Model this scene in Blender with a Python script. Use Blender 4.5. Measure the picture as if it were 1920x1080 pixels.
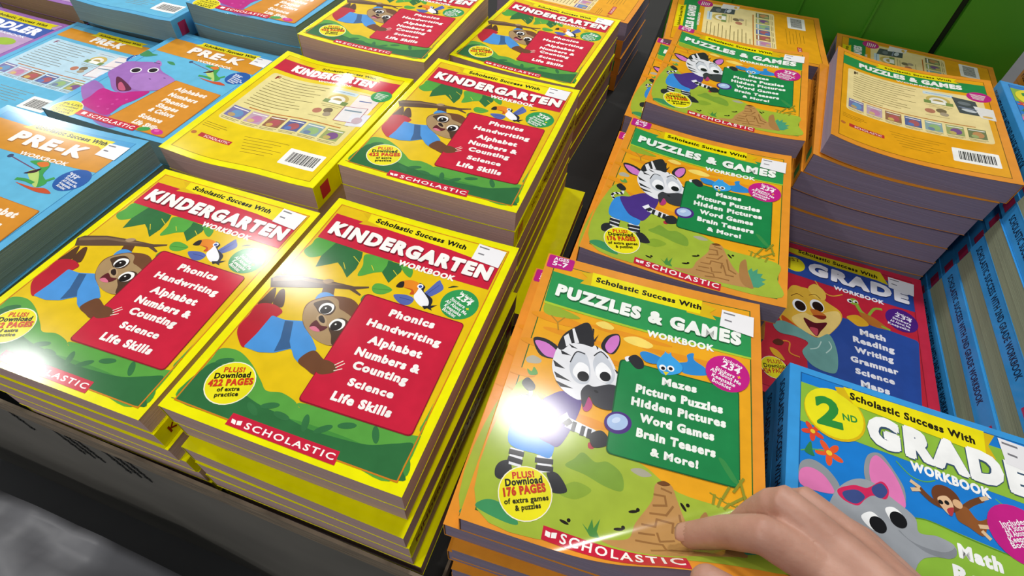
import bpy, bmesh, math, random
import numpy as np
from mathutils import Vector, Matrix
from mathutils.geometry import tessellate_polygon

# ------------------------------------------------------------------ scene, camera, light
for o in list(bpy.data.objects): bpy.data.objects.remove(o, do_unlink=True)
scene = bpy.context.scene
COL = scene.collection
scene.view_settings.view_transform = 'Standard'
scene.view_settings.look = 'None'
scene.view_settings.gamma = 1.0
scene.view_settings.use_curve_mapping = False
scene.view_settings.exposure = 0.12

cam = bpy.data.cameras.new('camera')
cam.sensor_fit = 'HORIZONTAL'
cam.sensor_width = 36.0
cam.lens = 992.256 / 1920.0 * 36.0
cam.clip_start = 0.01
cam_o = bpy.data.objects.new('camera', cam); COL.objects.link(cam_o)
cam_o.rotation_euler = (0.708769, -0.0579866, 0.3382993)
cam_o.location = (0.13805, -0.251, 0.3985)
scene.camera = cam_o

world = bpy.data.worlds.new('store_ambience'); scene.world = world
world.use_nodes = True
bg = world.node_tree.nodes['Background']
bg.inputs[0].default_value = (0.95, 0.98, 1.0, 1)
bg.inputs[1].default_value = 0.26

# round high-bay ceiling lamps of the warehouse store, 2.6 m above the books
LAMPS = [(0.12, 1.30, 1.0), (0.36, 3.18, 1.0), (-1.88, 1.70, 0.6), (-2.48, 1.84, 0.6), (-2.45, 4.05, 1.0), (-4.60, 2.30, 0.7), (-3.20, 0.45, 1.0),
         (-4.10, 5.10, 1.0), (3.4, 4.2, 0.5), (-0.9, -1.7, 0.8), (-2.9, -1.6, 0.9)]
LAMP_W = 29.0
for x, y, k in LAMPS:
    ld = bpy.data.lights.new('ceiling_lamp_light', 'AREA')
    ld.shape = 'DISK'; ld.size = 0.26; ld.energy = LAMP_W * k
    ld.color = (1.0, 0.985, 0.96)
    lo = bpy.data.objects.new('ceiling_lamp_light', ld); COL.objects.link(lo)
    lo.location = (x, y, 2.6)

# ------------------------------------------------------------------ materials
def lin(h):
    h = h.lstrip('#')
    v = [int(h[i:i+2], 16) / 255.0 for i in (0, 2, 4)]
    return [(c / 12.92 if c <= 0.04045 else ((c + 0.055) / 1.055) ** 2.4) for c in v]
MATS = {}
def ink(h):
    """glossy coated cover stock printed in one colour"""
    k = 'ink_' + h
    if k in MATS: return MATS[k]
    m = bpy.data.materials.new('cover_print_' + h); m.use_nodes = True
    nt = m.node_tree; b = nt.nodes['Principled BSDF']
    c = lin(h)
    tc = nt.nodes.new('ShaderNodeTexCoord')
    n = nt.nodes.new('ShaderNodeTexNoise'); n.inputs['Scale'].default_value = 60.0; n.inputs['Detail'].default_value = 2.0
    mp = nt.nodes.new('ShaderNodeMapRange')
    mp.inputs['From Min'].default_value = 0.3; mp.inputs['From Max'].default_value = 0.7
    mp.inputs['To Min'].default_value = 0.94; mp.inputs['To Max'].default_value = 1.06
    mx = nt.nodes.new('ShaderNodeVectorMath'); mx.operation = 'SCALE'
    mx.inputs[0].default_value = c
    nt.links.new(tc.outputs['Object'], n.inputs['Vector'])
    nt.links.new(n.outputs[0], mp.inputs['Value'])
    nt.links.new(mp.outputs[0], mx.inputs['Scale'])
    nt.links.new(mx.outputs[0], b.inputs['Base Color'])
    b.inputs['Roughness'].default_value = 0.14
    b.inputs['IOR'].default_value = 1.45
    b.inputs['Specular IOR Level'].default_value = 0.23
    MATS[k] = m
    return m
def plain(name, h, rough=0.7, noise=0.0, scale=20.0, bump=0.0, h2=None, stretch=None):
    if name in MATS: return MATS[name]
    m = bpy.data.materials.new(name); m.use_nodes = True
    nt = m.node_tree; b = nt.nodes['Principled BSDF']
    b.inputs['Roughness'].default_value = rough
    tc = nt.nodes.new('ShaderNodeTexCoord')
    mpn = nt.nodes.new('ShaderNodeMapping')
    if stretch: mpn.inputs['Scale'].default_value = stretch
    nt.links.new(tc.outputs['Object'], mpn.inputs['Vector'])
    n = nt.nodes.new('ShaderNodeTexNoise'); n.inputs['Scale'].default_value = scale; n.inputs['Detail'].default_value = 4.0
    nt.links.new(mpn.outputs[0], n.inputs['Vector'])
    r = nt.nodes.new('ShaderNodeValToRGB')
    c1 = lin(h); c2 = lin(h2) if h2 else [v * (1 - noise) for v in c1]
    r.color_ramp.elements[0].position = 0.3; r.color_ramp.elements[1].position = 0.7
    r.color_ramp.elements[0].color = (*c2, 1); r.color_ramp.elements[1].color = (*c1, 1)
    nt.links.new(n.outputs[0], r.inputs[0])
    nt.links.new(r.outputs[0], b.inputs['Base Color'])
    if bump:
        bp = nt.nodes.new('ShaderNodeBump'); bp.inputs['Strength'].default_value = bump; bp.inputs['Distance'].default_value = 0.004
        nt.links.new(n.outputs[0], bp.inputs['Height']); nt.links.new(bp.outputs[0], b.inputs['Normal'])
    MATS[name] = m
    return m
def paper(name, h):
    # stacked page edges: fine layers stretched along the block
    return plain(name, h, 0.85, 0.22, 1.0, 0.15, stretch=(3.0, 3.0, 900.0))
PAGE = {'K': paper('newsprint_pinkish', 'caa9a2'), 'P': paper('newsprint_lilac', '97899f'), 'E': paper('newsprint_blue_grey', '7f9a9c'),
        'G2': paper('newsprint_olive_grey', '8d9478'), 'G1': paper('newsprint_rose_grey', '96807f'), 'T': paper('newsprint_tan', '9a7c5c')}

# ------------------------------------------------------------------ object helpers
def link_mesh(name, me, parent=None, loc=None):
    o = bpy.data.objects.new(name, me); COL.objects.link(o)
    if parent is not None: o.parent = parent
    if loc is not None: o.location = loc
    return o
def bm_obj(name, bm, mats, parent=None, smooth=False):
    me = bpy.data.meshes.new(name); bm.to_mesh(me); bm.free()
    for m in (mats if isinstance(mats, (list, tuple)) else [mats]): me.materials.append(m)
    if smooth:
        me.polygons.foreach_set('use_smooth', [True] * len(me.polygons))
    return link_mesh(name, me, parent)
def tag(o, label=None, cat=None, group=None, kind=None):
    if label: o['label'] = label
    if cat: o['category'] = cat
    if group: o['group'] = group
    if kind: o['kind'] = kind
    return o
def box(bm, x0, y0, z0, x1, y1, z1, mi=0):
    v = [bm.verts.new(p) for p in [(x0,y0,z0),(x1,y0,z0),(x1,y1,z0),(x0,y1,z0),(x0,y0,z1),(x1,y0,z1),(x1,y1,z1),(x0,y1,z1)]]
    for f in [(0,3,2,1),(4,5,6,7),(0,1,5,4),(1,2,6,5),(2,3,7,6),(3,0,4,7)]:
        bm.faces.new([v[i] for i in f]).material_index = mi
    return v

# ------------------------------------------------------------------ the setting
bm = bmesh.new(); box(bm, -4.0, -2.5, -0.80, 4.0, 5.0, -0.74)
floor = bm_obj('floor', bm, plain('polished_concrete', '6f6f70', 0.35, 0.25, 3.0)); tag(floor, kind='structure', label='grey polished concrete floor of the store', cat='floor')

# bright green corrugated plastic panel standing behind the rear stacks, with one dark upright seam
bm = bmesh.new()
box(bm, 0.085, 0.990, -0.60, 0.590, 1.010, 0.75, 0)
box(bm, 0.604, 0.990, -0.60, 0.735, 1.010, 0.75, 0)
box(bm, 0.590, 1.001, -0.60, 0.604, 1.008, 0.75, 1)
for bx in (0.2, 0.33, 0.46):
    box(bm, bx, 0.986, -0.60, bx + 0.004, 0.990, 0.75, 0)
gw = bm_obj('wall_back', bm, [plain('green_panel', '4a9a1c', 0.45, 0.2, 6.0), plain('panel_seam', '16240c', 0.7, 0.1)])
tag(gw, kind='structure', label='bright green panel wall behind the back stacks', cat='wall')

KBASE = -0.170      # platform under the kindergarten and pre-k stacks
PBASE = -0.232      # platform under the puzzle and grade stacks

def marks(bm, x0, z0, y, w, h, n, mi):
    rnd = random.Random(int(abs(x0) * 1000))
    for i in range(n):
        x = x0 + i * w
        box(bm, x, y - 0.0006, z0 - h, x + w * 0.16, y, z0, mi)
        for k in range(4):
            zz = z0 - h * (0.1 + 0.22 * k) - rnd.random() * 0.01
            box(bm, x - w * 0.18, y - 0.0006, zz - 0.003, x + w * 0.32, y, zz, mi)

# dark grey corrugated display bins that carry the stacks
bins = tag(bpy.data.objects.new('display_bin', None), 'dark grey corrugated bin carrying the yellow and light blue stacks', 'bin', 'display bins')
COL.objects.link(bins); bins.location = (-0.7, 0.3, -0.74)
def binpart(name, boxes, mats, extra=None):
    bm = bmesh.new()
    for b in boxes: box(bm, *b)
    if extra: extra(bm)
    o = bm_obj(name, bm, mats, bins)
    o.matrix_parent_inverse = Matrix.Translation(-Vector(bins.location))
    return o
card = plain('dark_card', '6e6a62', 0.8, 0.3, 5.0)
gap_shade = plain('gap_shade_black', '1b1a18', 0.85, 0.3, 8.0)  # shade of the gaps between stacks, put into the bin body colour
inkm = plain('faded_stamp_ink', '262725', 0.8, 0.2, 40.0)
def stamp(bm):
    marks(bm, -0.470, -0.172, -0.1605, 0.015, 0.060, 1, 1)
    marks(bm, -0.405, -0.174, -0.1605, 0.015, 0.075, 3, 1)
    marks(bm, -0.335, -0.176, -0.1605, 0.015, 0.070, 3, 1)
binpart('bin_body', [(-1.55, -0.157, -0.74, 0.066, 2.4, KBASE - 0.001)], [gap_shade])  # near-black body carried far back so the rear gap stays dark too
binpart('front_panel', [(-1.55, -0.160, -0.74, 0.066, -0.1571, KBASE - 0.001)], [card, inkm], stamp)
lip = plain('torn_cardboard', '93826c', 0.85, 0.6, 14.0, 0.3, stretch=(2, 1, 40))
binpart('bin_rim', [(-1.55, -0.1635, KBASE + 0.002, 0.069, -0.1602, KBASE + 0.034), (0.0662, -0.1602, KBASE - 0.020, 0.0690, -0.02, KBASE + 0.004)], [lip])
bin2 = tag(bpy.data.objects.new('display_bin', None), 'dark bin carrying the orange puzzle stacks and the grade workbooks', 'bin', 'display bins')
COL.objects.link(bin2); bin2.location = (0.55, 0.3, -0.74)
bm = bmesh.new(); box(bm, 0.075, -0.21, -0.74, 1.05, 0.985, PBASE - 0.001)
o = bm_obj('bin_body', bm, [gap_shade], bin2); o.matrix_parent_inverse = Matrix.Translation(-Vector(bin2.location))

# crumpled clear-grey stretch film lying over a low carton by the bin
bm = bmesh.new(); rnd = random.Random(4)
N, M_ = 60, 46
from mathutils import noise as mnoise
g = [[None] * M_ for _ in range(N)]
for i in range(N):
    for j in range(M_):
        x = -1.15 + 0.95 * i / (N - 1); y = -0.80 + 0.58 * j / (M_ - 1)
        nz = mnoise.fractal(Vector((x * 3.2 + 4, y * 7, 1.3)), 0.9, 2.2, 5) * 0.035 + abs(mnoise.noise(Vector((x * 5, y * 16, 7)))) * 0.035
        edge = min(1.0, (N - 1 - i) / 14.0)
        z = -0.73 + 0.29 * edge ** 0.7 + nz * (0.3 + 0.7 * edge)
        g[i][j] = bm.verts.new((x, y, z))
for i in range(N - 1):
    for j in range(M_ - 1): bm.faces.new((g[i][j], g[i+1][j], g[i+1][j+1], g[i][j+1]))
r = bmesh.ops.extrude_face_region(bm, geom=list(bm.faces))
for e in r['geom']:
    if isinstance(e, bmesh.types.BMVert): e.co.z -= 0.002
bmesh.ops.recalc_face_normals(bm, faces=bm.faces)
film = bm_obj('stretch_film', bm, [plain('grey_film', '7c7c80', 0.45, 0.2, 8.0, 0.25)], None, True)
tag(film, 'crumpled shiny grey stretch film heaped on the floor before the dark bin', 'plastic film')

# ------------------------------------------------------------------ printed designs, in millimetres from the top left corner of a cover
ART={}
ART['KF']=[
["p","e0bc10",[[8,9],[204.5,9],[204.5,267],[8,267]]],
["l","cc7a1e",[[8,9],[204.5,9],[204.5,267],[8,267],[8,9]],1.1],
["s","4f9c3c",[[9.2,85.4],[11.1,74.9],[13.0,63.3],[37.2,63.6],[36.5,72.6],[28.1,85.5],[18.4,91.2]]],
["p","2f6b3a",[[32.7,62.4],[64.3,64.6],[67.2,72.0],[69.3,87.8],[67.0,101.3],[55.6,91.4],[48.5,86.8],[40.3,93.7],[31.5,100.4],[28.7,85.2]]],
["s","55a240",[[69.1,65.5],[99.1,65.1],[99.9,77.6],[87.5,86.1],[75.6,95.2],[73.2,80.8]]],
["p","2f6b3a",[[93.6,65.4],[110.6,65.2],[112.4,74.6],[110.2,82.6],[107.6,92.4],[100.3,86.5],[95.2,82.2],[95.6,72.0]]],
["s","4f9c3c",[[108.6,66.9],[121.5,67.4],[124.5,77.9],[117.0,75.5]]],
["l","d8c832",[[58.9,73.3],[68.2,79.0]],0.7],
["l","d8c832",[[53.8,84.7],[59.6,91.6]],0.7],
["l","d8c832",[[81.4,77.6],[86.4,82.9]],0.7],
["l","d8c832",[[104.6,75.8],[111.1,80.4]],0.7],
["p","c4203a",[[10.4,23.7],[202.7,26.3],[202.4,66.2],[11.0,63.1]]],
["p","d9b414",[[35.5,11.1],[45.6,18.3],[39.8,28.7],[66.8,25.1],[55.8,10.0]]],
["p","eadc0c",[[44.8,9.6],[171.6,10.0],[171.3,30.7],[148.0,28.0],[65.8,24.6],[46.4,21.2]]],
["t","15120a","Scholastic Success With",54.7,20.0,106.1,7.2,1.5,1.25],
["t","7a1024","KINDERGARTEN",18.1,55.8,181.1,19.9,0.4,2.3],
["t","f4f1ec","KINDERGARTEN",16.3,53.9,182.0,19.5,0.5,1.9],
["t","f4f1ec","WORKBOOK",104.2,67.2,61.9,7.3,0.6,1.5],
["p","5a4334",[[1.0,129.6],[4.9,123.9],[26.1,115.6],[57.2,110.8],[79.2,108.6],[92.4,103.5],[93.4,105.3],[82.2,111.7],[90.7,115.5],[89.8,117.3],[77.1,113.9],[59.4,118.8],[7.5,139.4]]],
["p","7a6048",[[2.4,128.1],[27.3,117.6],[58.1,112.3],[70.0,110.6],[57.4,115.5],[29.4,120.8],[5.0,131.9]]],
["s","57a13f",[[95.7,104.0],[96.4,97.7],[103.7,95.7],[115.1,99.0],[109.7,107.1],[101.0,108.8]]],
["c","3a7a30",[[97.2,104.3],[105.7,102.2],[114.1,99.8]],0.5],
["s","3d7c3c",[[92.9,120.3],[94.2,113.9],[102.1,113.4],[111.5,124.6],[103.5,126.0],[97.1,125.3]]],
["s","5566aa",[[146.0,93.0],[148.3,83.5],[152.4,71.4],[155.8,73.6],[160.1,78.1],[160.3,83.1],[153.0,93.6]]],
["s","5566aa",[[119.1,104.3],[130.4,99.9],[139.6,102.1],[138.1,110.1],[129.6,111.8]]],
["l","3a4888",[[148.2,92.1],[155.1,77.4]],0.6],
["l","3a4888",[[126.1,104.9],[138.0,104.4]],0.6],
["s","242430",[[135.8,81.4],[143.1,83.8],[144.6,90.1],[156.0,95.8],[157.8,104.2],[153.0,105.2],[140.5,90.0]]],
["s","ecebf0",[[135.2,86.0],[142.2,89.3],[153.2,98.5],[155.3,105.9],[148.8,107.6],[138.9,100.7],[137.2,93.0]]],
["p","242430",[[150.5,107.0],[155.0,105.2],[163.6,101.1],[159.6,106.7],[161.4,109.2],[156.3,108.0],[153.9,110.0]]],
["s","e08420",[[118.3,86.5],[126.7,81.1],[136.1,82.2],[138.1,89.2],[137.4,96.3],[132.9,98.0],[133.3,91.9],[123.9,92.2]]],
["s","c05020",[[125.3,92.1],[133.1,91.5],[136.9,96.5],[133.1,97.6],[132.5,93.1]]],
["s","2a2422",[[116.7,94.1],[117.4,87.4],[121.2,85.4],[123.3,92.4]]],
["e","f4f4f4",[138.5,85.2],3.0,3.0,0],
["e","3050a0",[138.7,85.5],1.8,1.8,0],
["s","2a3a28",[[164.6,77.5],[168.1,73.2],[173.8,72.4],[169.0,75.4]]],
["e","2f9350",[183.0,92.7],18.5,18.5,0],
["t","f2f2ee","Includes",178.2,79.7,17.4,3.4,21.7,0.4],
["t","f2f2ee","234",176.5,85.8,16.9,7.5,22.1,0.9],
["t","f2f2ee","Stickers",172.2,90.5,17.5,4,20.6,0.5],
["t","e8d820","+",190.0,97.0,3.6,4,20.7,0.8],
["t","f2f2ee","All About Me",168.6,94.5,26.2,4,20.0,0.5],
["t","f2f2ee","Keepsake",169.7,100.0,20.3,4,19.4,0.5],
["t","f2f2ee","Booklet",169.9,104.8,15.4,4,19.3,0.5],
["s","579d40",[[9.2,240.5],[9.2,223.6],[9.8,213.6],[24.4,210.2],[41.8,216.5],[59.4,228.0],[69.4,234.6],[82.0,231.9],[95.7,234.5],[103.6,238.7],[106.5,233.8],[197.7,229.5],[202.1,221.4],[203.2,199.1],[203.2,185.7],[203.2,196.4],[203.2,264.3],[158.2,266],[74.1,266],[9.2,266]]],
["s","438a3c",[[9.2,266],[9.2,237.7],[20.8,239.5],[49.6,244.5],[83.7,250.0],[115.0,248.5],[146.3,248.2],[177.4,249.1],[203.2,245.4],[203.2,265.4],[129.6,266],[57.5,266]]],
["s","2f6a3b",[[9.2,264],[9.2,236],[16,226],[28,230],[45,240],[70,247],[95,249],[120,252],[145,251],[170,248],[190,240],[203.2,236],[203.2,255],[203,266],[110,266],[12,266]]],
["e","347040",[69.1,252.5],7.5,2.8,30],
["e","347040",[80.4,245.2],7.5,2.8,-25],
["e","347040",[94.0,249.8],7.5,2.8,5],
["e","347040",[115.0,248.5],7.5,2.8,70],
["e","347040",[130.8,248.4],7.5,2.8,-40],
["e","347040",[146.9,239.4],7.5,2.8,-20],
["e","347040",[171.8,238.6],7.5,2.8,60],
["e","347040",[20.9,222.8],7.5,2.8,-30],
["s","53341f",[[10.6,140.1],[13.9,139.5],[20.2,156.0],[9.2,161.3],[9.2,152.2]]],
["s","53341f",[[17.6,140.4],[21.8,137.3],[31.5,154.8],[21.5,156.0]]],
["s","b3202f",[[9.2,161.1],[21.3,155.8],[34.2,159.7],[32.8,169.0],[30.2,186.9],[27.4,205.3],[17.2,200.1],[9.2,189.8],[9.2,174.2]]],
["p","5a3a24",[[52.8,120.8],[63.4,117.3],[67.6,127.2],[55.6,129.5]]],
["r","4a90d2",[[28.4,167.1],[41.8,167.4],[57.2,162.4],[70.1,172.9],[74.6,175.3],[85.6,184.8],[78.7,202.5],[71.8,199.0],[64.7,191.9],[53.5,201.1],[40.8,205.4],[26.0,205.1],[28.1,189.1]],2],
["p","365c88",[[42.4,167.9],[49.9,166.1],[59.1,186.0],[64.2,191.7],[52.8,200.1],[50.0,186.1]]],
["s","a58a68",[[47.8,113.6],[52.3,109.1],[57.9,109.8],[53.5,115.4]]],
["s","6b432a",[[83.5,186.7],[97.3,191.9],[109.8,193.4],[111.8,199.6],[98.8,207.7],[88.2,205.5],[76.9,200.3]]],
["l","ead8c8",[[108.6,193.3],[113.1,187.5]],0.9],
["l","ead8c8",[[110.7,195.4],[115.5,189.3]],0.9],
["l","ead8c8",[[110.9,198.7],[116.2,194.8]],0.9],
["s","4a90d2",[[54.0,136.3],[53.8,128.7],[59.1,124.8],[67.7,125.9],[69.1,129.7],[62.5,134.5]]],
["s","6d452b",[[54.7,135.3],[66.7,126.8],[85.1,123.5],[98.7,131.8],[107.0,147.5],[107.3,164.8],[96.4,176.7],[79.5,176.4],[62.1,167.6],[53.3,156.7],[49.8,144.8]]],
["s","a4875f",[[52.5,139.9],[51.3,150.1],[56.5,161.3],[67.7,171.1],[82.3,177.1],[95.1,176.5],[103.1,165.7],[102.6,150.6],[96.2,143.0],[86.7,139.4],[80.0,137.5],[73.9,129.3],[64.1,128.9]]],
["s","4a3424",[[55.3,140.4],[65.2,132.7],[76.2,137.5],[76.8,146.9],[68.0,149.8],[60.2,145.2]]],
["s","4a3424",[[82.4,159.8],[84.7,148.6],[93.0,147.1],[103.6,154.4],[106.0,163.5],[96.1,176.1],[88.9,167.1]]],
["s","f4f2ee",[[63.6,146.1],[63.0,139.6],[67.0,135.8],[73.4,135.9],[76.0,141.3],[74.2,146.7],[69.4,149.0]]],
["s","1c1512",[[65.1,146.5],[65.2,141.0],[68.5,138.2],[73.2,139.4],[74.7,143.3],[72.7,147.3],[68.7,148.9]]],
["e","f4f2ee",[68.5,142.0],0.9,0.9,0],
["s","f4f2ee",[[81.8,158.6],[81.7,153.0],[85.3,148.7],[92.0,148.7],[94.9,153.6],[93.2,159.1],[87.7,162.0]]],
["s","1c1512",[[83.4,159.4],[83.5,154.0],[86.7,151.0],[91.5,152.3],[92.9,156.5],[90.6,160.8],[86.5,162.1]]],
["e","f4f2ee",[86.6,155.1],0.9,0.9,0],
["s","5a1c22",[[67.7,157.4],[74.9,161.0],[81.6,160.4],[77.5,167.3],[66.7,166.6]]],
["s","d07088",[[66.8,166.8],[70.5,163.8],[77.6,167.0],[72.3,168.7]]],
["s","b79a74",[[66.6,155.2],[68.2,149.2],[76.5,153.5],[78.9,160.0],[73.5,159.7]]],
["s","2c1c16",[[68.0,153.2],[70.5,150.8],[75.8,155.2],[75.8,158.1],[71.2,157.0]]],
["r","8a1428",[[94.2,111.9],[196.6,112.9],[199.1,231.3],[98.0,233.6]],4.5],
["r","c4203a",[[95.5,113.2],[196.0,113.9],[198.1,230.2],[98.6,232.3]],4],
["t","f4f1ec","Phonics",126.2,129.4,45.3,8.8,-1.1,1.75],
["t","f4f1ec","Handwriting",112.3,145.9,72.4,8.3,-0.7,1.75],
["t","f4f1ec","Alphabet",122.7,163.2,51.7,9.0,-1.0,1.75],
["t","f4f1ec","Numbers &",118.1,178.1,61.2,8.8,-0.9,1.75],
["t","f4f1ec","Counting",123.1,191.4,51.0,8.5,-1.2,1.75],
["t","f4f1ec","Science",127.8,207.3,41.6,7.7,-1.6,1.75],
["t","f4f1ec","Life Skills",121.9,223.9,53.5,8.8,-1.6,1.75],
["s","6b432a",[[97.3,191.9],[109.8,193.4],[111.8,199.6],[102.3,205.8],[95.7,202.6]]],
["l","ead8c8",[[108.6,193.3],[113.1,187.5]],0.9],
["l","ead8c8",[[110.7,195.4],[115.5,189.3]],0.9],
["l","ead8c8",[[110.9,198.7],[116.2,194.8]],0.9],
["l","cc7a1e",[[8,225],[8,267],[204.5,267],[204.5,215]],1.2],
["p","c4203a",[[57.7,260.6],[152.9,260.1],[154.3,271.3],[57.6,271.0]]],
["t","f4f1ec","SCHOLASTIC",72.9,269.1,78.4,5.3,-0.7,0.5],
["p","f4f1ec",[[59.9,265.0],[63.8,265.4],[65.2,268.8],[61.1,268.2]]],
["p","f4f1ec",[[64.9,265.3],[68.8,264.2],[69.7,267.8],[66.1,268.6]]],
["e","f0ead0",[38.2,238.9],20.3,20.3,0],
["e","e8de1c",[38.2,238.9],19.4,19.4,0],
["t","cc4a1e","PLUS!",27.0,232.7,16.9,5.2,-20.9,1.2],
["t","1c1a10","Download",23.7,240.5,28.7,5.6,-23.6,1.1],
["t","cc3a1e","422 PAGES",23.7,248.6,35.4,6.6,-24.2,1.5],
["t","2a2810","of extra",33.4,249.7,17.8,4,-23.7,0.9],
["t","2a2810","practice",34.7,254.4,18.3,4,-23.5,0.9],
]
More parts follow.
